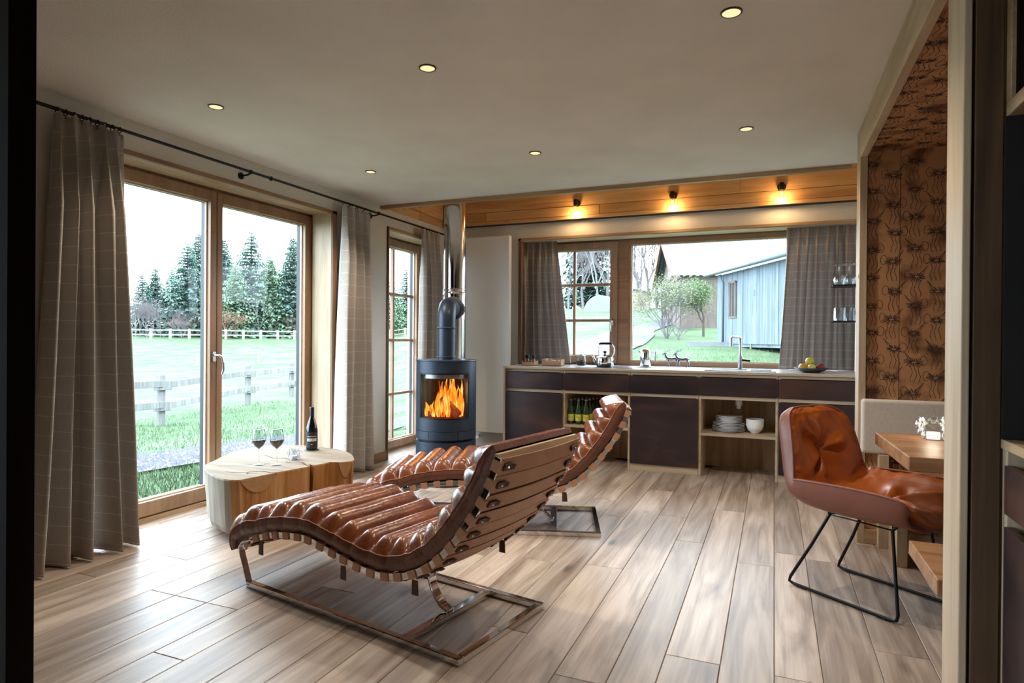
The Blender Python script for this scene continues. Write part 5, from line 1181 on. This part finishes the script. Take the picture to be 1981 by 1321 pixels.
# far paddock fence
s = thing('paddock_fence', 'long pale two rail paddock fence before the far trees', 'fence', (-77, 60, ground(-77, 60)))
prev = None
for k in range(26):
    a = rad(-62 + k * 1.35); d = 94 - .15 * k; x, y = sin(a) * d, cos(a) * d; z = ground(x, y) + .0; b = MB(); b.box(x - .12, y - .12, z - .2, x + .12, y + .12, z + 1.35); b.build('post', M['fencewhite'], s)
    if prev:
        for hz in (.55, 1.15): b = MB(); b.bar([(prev[0], prev[1], prev[2] + hz), (x, y, z + hz)], .05, .16, (1, 0, 0)); b.build('rail', M['fencewhite'], s)
    prev = (x, y, z)
# trees
def conifer(seed, mt, H=1.0, base=.1, wid=.24):
    rng = random.Random(seed); root = thing('conifer', 'x', 'tree', (0, 0, 0)); b = MB(); b.tube([(0, 0, -.02), (0, 0, H)], [.018, .003], 7); b.build('trunk', M['bark'], root)
    b = MB(); nl = 34
    for l in range(nl):
        t = l / nl; z = H * (base + (1 - base) * t); R_ = wid * (1 - t) ** .85 * rng.uniform(.8, 1.12) + .006; nf = int(21 - 10 * t)
        for i in range(nf):
            a = 2 * pi * (i + rng.random() * .8) / nf; rr_ = R_ * rng.uniform(.7, 1.15); c, s_ = cos(a), sin(a); dr = -.10 * rr_ + .02 * rng.random()
            nseg = 5
            for q in range(nseg):
                f0, f1 = q / nseg, (q + 1) / nseg; w_ = .058 * (1 - f0 * .6) * (1 - t * .45)
                for sg in (-1, 1):
                    p0 = Vector((c * rr_ * f0, s_ * rr_ * f0, z + dr * f0 * f0 * 2)); p1 = Vector((c * rr_ * f1, s_ * rr_ * f1, z + dr * f1 * f1 * 2 - .004)); tip = (p0 + p1) / 2 + Vector((-s_, c, 0)) * sg * w_ + Vector((0, 0, -.028 * rng.random() - .008)) + Vector((c, s_, 0)) * .02
                    b.add([p0, p1, tip], [(0, 1, 2)])
    b.build('foliage', mt, root); return root
def bare(seed, mt, H=1.0, spread=.5, depth=6, name='bare_tree', leaf=None, leafn=0, r0_=.016, stems=1):
    rng = random.Random(seed); root = thing(name, 'x', 'tree' if name.endswith('tree') else 'bush', (0, 0, 0)); b = MB(); tips = []
    def br(p, d, ln, r_, dep):
        q = p + d * ln; mid = (p + q) / 2 + Vector((rng.uniform(-1, 1), rng.uniform(-1, 1), 0)) * ln * .06
        b.tube([p, mid, q], [r_, r_ * .85, r_ * .65], 3 if dep < depth - 1 else 5, cap=False); tips.append(q)
        if dep == 0: return
        for k in range(3 if dep > 2 else 2):
            a = rng.uniform(0, 2 * pi); o = d.orthogonal().normalized(); o2 = d.cross(o); dd = (d + (o * cos(a) + o2 * sin(a)) * spread * rng.uniform(.5, 1.1) + Vector((0, 0, .12))).normalized()
            br(p + d * ln * rng.uniform(.55, 1), dd, ln * rng.uniform(.62, .82), r_ * .6, dep - 1)
    for k in range(stems):
        a = 2 * pi * k / stems; sp_ = 0 if stems == 1 else .55
        br(Vector((0, 0, -.01)), Vector((cos(a) * sp_ * rng.uniform(.3, 1), sin(a) * sp_ * rng.uniform(.3, 1), 1)).normalized(), .30 * H, r0_, depth)
    tag(b.build('branches', mt, root), kind='stuff')
    if leaf:
        b = MB()
        for k in range(leafn):
            p = rng.choice(tips) + Vector((rng.gauss(0, .05), rng.gauss(0, .05), rng.gauss(-.02, .06))); r_ = rng.uniform(.008, .02); v1 = Vector((rng.uniform(-1, 1), rng.uniform(-1, 1), rng.uniform(-1, 1))) * r_; v2 = Vector((rng.uniform(-1, 1), rng.uniform(-1, 1), rng.uniform(-1, 1))) * r_
            b.add([p, p + v1, p + v2], [(0, 1, 2)])
        tag(b.build('leaves', leaf, root), kind='stuff')
    return root
def pix(px, dist):   # ground point seen in column px at a distance
    a = math.atan((px - 990.5) / F_PX) + YAW; return sin(a) * dist, cos(a) * dist
cA, cB, cC = conifer(1, M['needle'], 1, .03, .34), conifer(2, M['needle2'], 1, .02, .46), conifer(3, M['needle'], 1, .25, .26)
cons = [(cA, 275, 104, 9.0, 'dark'), (cC, 300, 108, 10.2, 'slender'), (cA, 332, 106, 10.0, 'dark'), (cA, 362, 100, 13.6, 'tall dark'), (cC, 383, 104, 15.4, 'tall slender'), (cC, 432, 103, 14.6, 'slender'), (cB, 408, 100, 10.0, 'broad pale'),
        (cA, 485, 100, 15.8, 'tallest'), (cB, 455, 98, 10.5, 'broad pale'), (cB, 522, 99, 11.8, 'broad pale'), (cB, 548, 102, 10.6, 'broad pale'), (cC, 566, 99, 15.2, 'tall slender'), (cB, 592, 100, 12, 'broad'), (cA, 520, 106, 12.8, 'dark'),
        (cB, 757, 96, 9, 'pale'), (cA, 786, 100, 10.5, 'dark'), (cA, 812, 101, 12, 'dark')]
used = set(); ORD = ['leftmost', 'second', 'third', 'fourth', 'fifth', 'sixth', 'seventh', 'eighth', 'ninth', 'tenth', 'eleventh', 'twelfth', 'thirteenth', 'fourteenth', 'fifteenth', 'sixteenth']
for k, (src, px, d, h_, adj) in enumerate(cons):
    x, y = pix(px, d); where = 'before the glass door, left pane' if px < 395 else ('before the glass door, right pane' if px < 600 else ('beyond the middle curtain' if px < 745 else 'seen through the narrow window'))
    o = src if id(src) not in used else dup(src); used.add(id(src)); o.location = (x, y, ground(x, y) - .1); o.scale = (h_, h_, h_); o.rotation_euler = (0, 0, k * 1.3)
    rank = sum(1 for c in cons if (c[1] < 395) == (px < 395) and (c[1] < 600) == (px < 600) and (c[1] < 745) == (px < 745) and c[1] < px) + 1
    o['label'] = ORD[rank - 1] + ('' if rank == 1 else ' from left') + ' of the conifers ' + where + ', a ' + adj + ' one'; o['group'] = 'conifers of the far tree line'
bA, bB = bare(4, M['birch'], 1, .45, 5, r0_=.010), bare(5, M['twig'], 1, .55, 7, r0_=.012)
bares = [(bA, 243, 96, 7.5), (bB, 252, 98, 6.5), (bA, 262, 97, 8.0), (bB, 272, 99, 7.0), (bB, 284, 97, 6.0), (bB, 297, 98, 6.8), (bB, 310, 97, 6.0), (bA, 322, 99, 6.6), (bB, 335, 97, 5.6), (bB, 348, 98, 5.6), (bB, 372, 97, 5.0), (bA, 500, 96, 7.6), (bB, 541, 97, 5.0), (bB, 425, 97, 5.0), (bB, 560, 97, 5.2),
         (bB, 1099, 60, 9), (bB, 1128, 66, 13), (bA, 1152, 58, 12), (bB, 1176, 64, 13), (bB, 1208, 62, 14), (bB, 1232, 58, 12), (bB, 1250, 64, 14), (bB, 1270, 60, 13), (bB, 1285, 66, 14), (bB, 1215, 66, 13), (bB, 1240, 70, 14), (bB, 1500, 55, 12)]
used = set()
for k, (src, px, d, h_) in enumerate(bares):
    x, y = pix(px, d); o = src if id(src) not in used else dup(src); used.add(id(src)); h_ *= 1.0; o.location = (x, y, ground(x, y) - .1); o.scale = (h_,) * 3; o.rotation_euler = (0, 0, k * .9)
    kind_ = 'pale birch' if src is bA else 'grey leafless tree'
    if px < 700:
        grp = [c for c in bares if c[1] < 700]; i_ = sorted(grp, key=lambda c: c[1]).index((src, px, d, h_)) + 1; o['label'] = ORD[i_ - 1] + ('' if i_ == 1 else ' from left') + ' of the leafless trees by the paddock fence, a ' + kind_.replace(' tree', ' one')
    else:
        grp = [c for c in bares if c[1] > 700]; i_ = sorted(grp, key=lambda c: c[1]).index((src, px, d, h_)) + 1; o['label'] = ORD[i_ - 1] + ('' if i_ == 1 else ' from left') + ' of the leafless trees behind the farmhouse, a ' + kind_.replace(' tree', ' one')
    o['group'] = 'leafless trees behind the meadow'
o = conifer(9, M['needle'], 1, .05, .25); x, y = pix(1136, 70); o.location = (x, y, ground(x, y)); o.scale = (15,) * 3; o['label'] = 'dark conifer seen through the small panes of the kitchen window'
# bushes
def place(o, px, d, sc_, lab, cat='bush'):
    x, y = pix(px, d); o.location = (x, y, ground(x, y) - .02); o.scale = sc_ if isinstance(sc_, tuple) else (sc_,) * 3; o['label'] = lab; o['category'] = cat
place(bare(12, M['rustleaf'], 1, .6, 5, 'rusty_bush', M['rustleaf'], 2600, .008, 5), 442, 95, (7, 7, 4.6), 'rust coloured bush before the conifers, right door pane')
place(bare(13, M['twig'], 1, .6, 5, 'bare_bush', M['rustleaf'], 900, .008, 5), 352, 95, (6, 6, 3.6), 'greyish bare bush by the paddock fence, left door pane')
place(bare(14, M['twig'], 1, .55, 6, 'willow_bush', M['willow'], 9000, .006, 9), 1290, 26.3, (3.6, 3.6, 3.0), 'yellow green twiggy bush left of the grey barn')
place(bare(15, M['twig'], 1, .6, 5, 'twig_bush', None, 0, .010, 6), 1313, 25.6, (1.2, 1.2, .9), 'low grey twiggy bush at the foot of the willow bush')
place(bare(16, M['bark'], 1, .55, 5, 'small_tree', M['leafy'], 9000, .02, 1), 1361, 27, (2.9, 2.9, 2.9), 'small green leafed tree beside the grey barn', 'tree')
place(bare(17, M['willow'], 1, .35, 5, 'small_tree', None, 0, .012, 1), 1452, 21.0, (2.6, 2.6, 3.1), 'thin bare sapling in front of the grey barn wall', 'tree')
# grey boarded barn with metal roof
e1, e2 = Vector((-1.86, 23.4, 0)), Vector((1.15, 17.3, 0)); d_ = (e2 - e1); Lb = d_.length; d_ = d_.normalized(); nb_ = Vector((-d_.y, d_.x, 0)); nb_ = nb_ if nb_.x > 0 else -nb_
s = thing('grey_barn', 'silvery grey boarded barn with sheet metal roof outside the kitchen window', 'barn', (e1.x, e1.y, 1.0))
zb_, ze = 1.08, 3.48
def onw(a, n_, z): p = e1 + d_ * a + nb_ * n_; return Vector((p.x, p.y, z))
k = 0; a = 0
while a < Lb - .05:
    bw_ = R.choice((.17, .2, .24)); pr = R.uniform(0, .018)
    if not (1.02 < a + bw_ / 2 < 1.62):
        segs = ((zb_, ze - .02),)
    else: segs = ((zb_, 2.0), (3.15, ze - .02))
    for z0, z1 in segs:
        b = MB(); b.rings([[onw(a + .006, -pr, z), onw(a + bw_ - .006, -pr, z), onw(a + bw_ - .006, .03, z), onw(a + .006, .03, z)] for z in (z0, z1)]); b.build('board', M['greywood_z'], s)
    a += bw_
b = MB(); b.rings([[onw(0, .031, z), onw(Lb, .031, z), onw(Lb, 4, z), onw(0, 4, z)] for z in (zb_ - .1, ze)]); b.build('body', M['greywood_z'], s)
b = MB()
for a0, a1, z0, z1 in ((1.04, 1.12, 1.98, 3.17), (1.52, 1.60, 1.98, 3.17), (1.0, 1.66, 1.93, 2.0), (1.04, 1.6, 3.1, 3.18), (1.3, 1.34, 2.0, 3.1)): b.rings([[onw(a0, -.03, z), onw(a1, -.03, z), onw(a1, .03, z), onw(a0, .03, z)] for z in (z0, z1)])
b.build('window_frame', M['brownwood_z'], s); b = MB(); b.rings([[onw(1.12, .012, z), onw(1.52, .012, z), onw(1.52, .03, z), onw(1.12, .03, z)] for z in (2.0, 3.1)]); b.build('window_pane', mat('dim_pane', (70, 76, 82), .15), s)
b = MB(); b.tube([onw(.55, -.1, ze - .02), onw(.56, -.12, ze - .12), onw(.62, -.05, ze - .3), onw(.62, -.05, zb_)], .035, 8); b.build('downpipe', M['metalroof'], s, smooth=True)
b = MB(); b.tube([onw(-.5, -.28, ze + .04), onw(Lb, -.28, ze + .04)], .06, 8); b.build('gutter', M['metalroof'], s, smooth=True)
def corr(b, O, U, V, pitch, amp):
    n = int(U.length / pitch) * 4; nn = U.cross(V).normalized(); nn = nn if nn.z > 0 else -nn; rows = []
    for i in range(n + 1):
        u = i / n; h_ = amp * (1 if i % 4 in (1, 2) else 0); rows.append((O + U * u + nn * h_, O + U * u + V + nn * h_))
    vs = [p for r_ in rows for p in r_]; b.add(vs, [(2*i, 2*i+1, 2*i+3, 2*i+2) for i in range(n)])
b = MB(); corr(b, onw(-.1, -.25, ze + .08), d_ * (Lb + .1), nb_ * 3.4 + Vector((0, 0, 1.9)), .22, .035); b.build('roof', M['metalroof'], s)
S(MB().box(-2.75, 22.2, .9, -.3, 22.5, 1.13).build('stone_trough_wall', mat('old_stone', (96, 98, 102), .9, var=.2, vs=4)))
# brown farmhouse with gable
A0 = Vector((-5.17, 34.7, 0)); hh_ = Vector((.957, .291, 0)); gg = Vector((.291, -.957, 0)); zr, zE, hw_ = 6.42, 4.5, 3.5
s = thing('farmhouse', 'brown boarded farmhouse with pale gable and long sheet metal roof', 'house', (A0.x, A0.y, 1.9))
def hp(a, g_, z): p = A0 + hh_ * a + gg * g_; return Vector((p.x, p.y, z))
b = MB(); b.add([hp(0, -hw_, 1.2), hp(0, hw_, 1.2), hp(0, hw_, zE), hp(0, 0, zr), hp(0, -hw_, zE)] + [hp(11, -hw_, 1.2), hp(11, hw_, 1.2), hp(11, hw_, zE), hp(11, 0, zr), hp(11, -hw_, zE)], [(0, 1, 2, 3, 4), (5, 9, 8, 7, 6), (0, 5, 6, 1), (1, 6, 7, 2), (0, 4, 9, 5)]); b.build('wall', M['brownwood_z'], s)
g_ = -hw_ + .05; 
while g_ < hw_ - .2:
    zt_ = zr - (zr - zE) * max(abs(g_), abs(g_ + .38)) / hw_ - .1
    for z0, z1 in ((1.3, zE - .35), (zE - .28, zt_)):
        if z1 > z0 + .1: b = MB(); b.rings([[hp(-.04 - R.uniform(0, .02), g_, z), hp(-.05, g_ + .38, z), hp(0, g_ + .38, z), hp(0, g_, z)] for z in (z0, z1)]); b.build('board', M['brownwood_z'], s)
    g_ += .4
for g0, z0, z1 in ((-.3, zE - .1, zE + 1.2),):
    b = MB(); b.rings([[hp(-.12, g0, z), hp(-.12, g0 + 1.0, z), hp(-.05, g0 + 1.0, z), hp(-.05, g0, z)] for z in (z0, z1)]); o = b.build('window', M['whitewall'], s)
    for q in range(3): b = MB(); b.rings([[hp(-.14, g0 + .07 + q * .31, z), hp(-.14, g0 + .31 + q * .31, z), hp(-.12, g0 + .31 + q * .31, z), hp(-.12, g0 + .07 + q * .31, z)] for z in (z0 + .08, z1 - .08)]); b.build('pane', bpy.data.materials['dim_pane'], o)
b = MB(); b.rings([[hp(-.1, 1.4, z), hp(-.1, 2.1, z), hp(-.05, 2.1, z), hp(-.05, 1.4, z)] for z in (3.6, 3.9)]); b.build('window', bpy.data.materials['dim_pane'], s)
for sg in (1, -1):
    b = MB(); corr(b, hp(-.5, sg * (hw_ + .4), zE - .22), hh_ * 12, -gg * sg * (hw_ + .4) + Vector((0, 0, zr - zE + .38)), .3, .04); b.build('roof', M['metalroof'], s)
    b = MB(); b.bar([hp(-.5, sg * (hw_ + .4), zE - .3), hp(-.5, 0, zr + .1)], .12, .22, tuple(hh_)); b.build('verge_board', mat('verge', (96, 66, 54), .8) if sg == 1 else bpy.data.materials['verge'], s)
# small shed and round bale cover
x, y = pix(1229, 56); z = ground(x, y); s = thing('small_shed', 'small pale shed with dark roof at the far end of the meadow', 'shed', (x, y, z))
b = MB(); b.prism([(x - 1, y - 1), (x + 1.1, y - 1), (x + 1.1, y + 1.5), (x - 1, y + 1.5)], z - .2, z + 1.6); b.build('wall', mat('cream_boards', (128, 118, 100), .9), s)
b = MB(); b.add([(x - 1.3, y - 1.3, z + 1.95), (x + 1.5, y - 1.3, z + 1.35), (x + 1.5, y + 1.8, z + 1.35), (x - 1.3, y + 1.8, z + 1.95)] + [(x - 1.3, y - 1.3, z + 2.07), (x + 1.5, y - 1.3, z + 1.47), (x + 1.5, y + 1.8, z + 1.47), (x - 1.3, y + 1.8, z + 2.07)], [(0, 3, 2, 1), (4, 5, 6, 7), (0, 1, 5, 4), (1, 2, 6, 5), (2, 3, 7, 6), (3, 0, 4, 7)]); b.build('roof', M['gasket'], s)
x, y = pix(1160, 52); z = ground(x, y); b = MB(); rg = []
for i in range(2): rg.append([(x + 1.4 * cos(pi * j / 10), y + i * 3, z - .1 + 1.5 * sin(pi * j / 10)) for j in range(11)])
b.rings(rg); tag(b.build('polytunnel', mat('polytunnel_sheet', (96, 100, 102), .7), smooth=True, auto=40), 'whitish arched polytunnel in the meadow behind the small window panes', 'greenhouse')
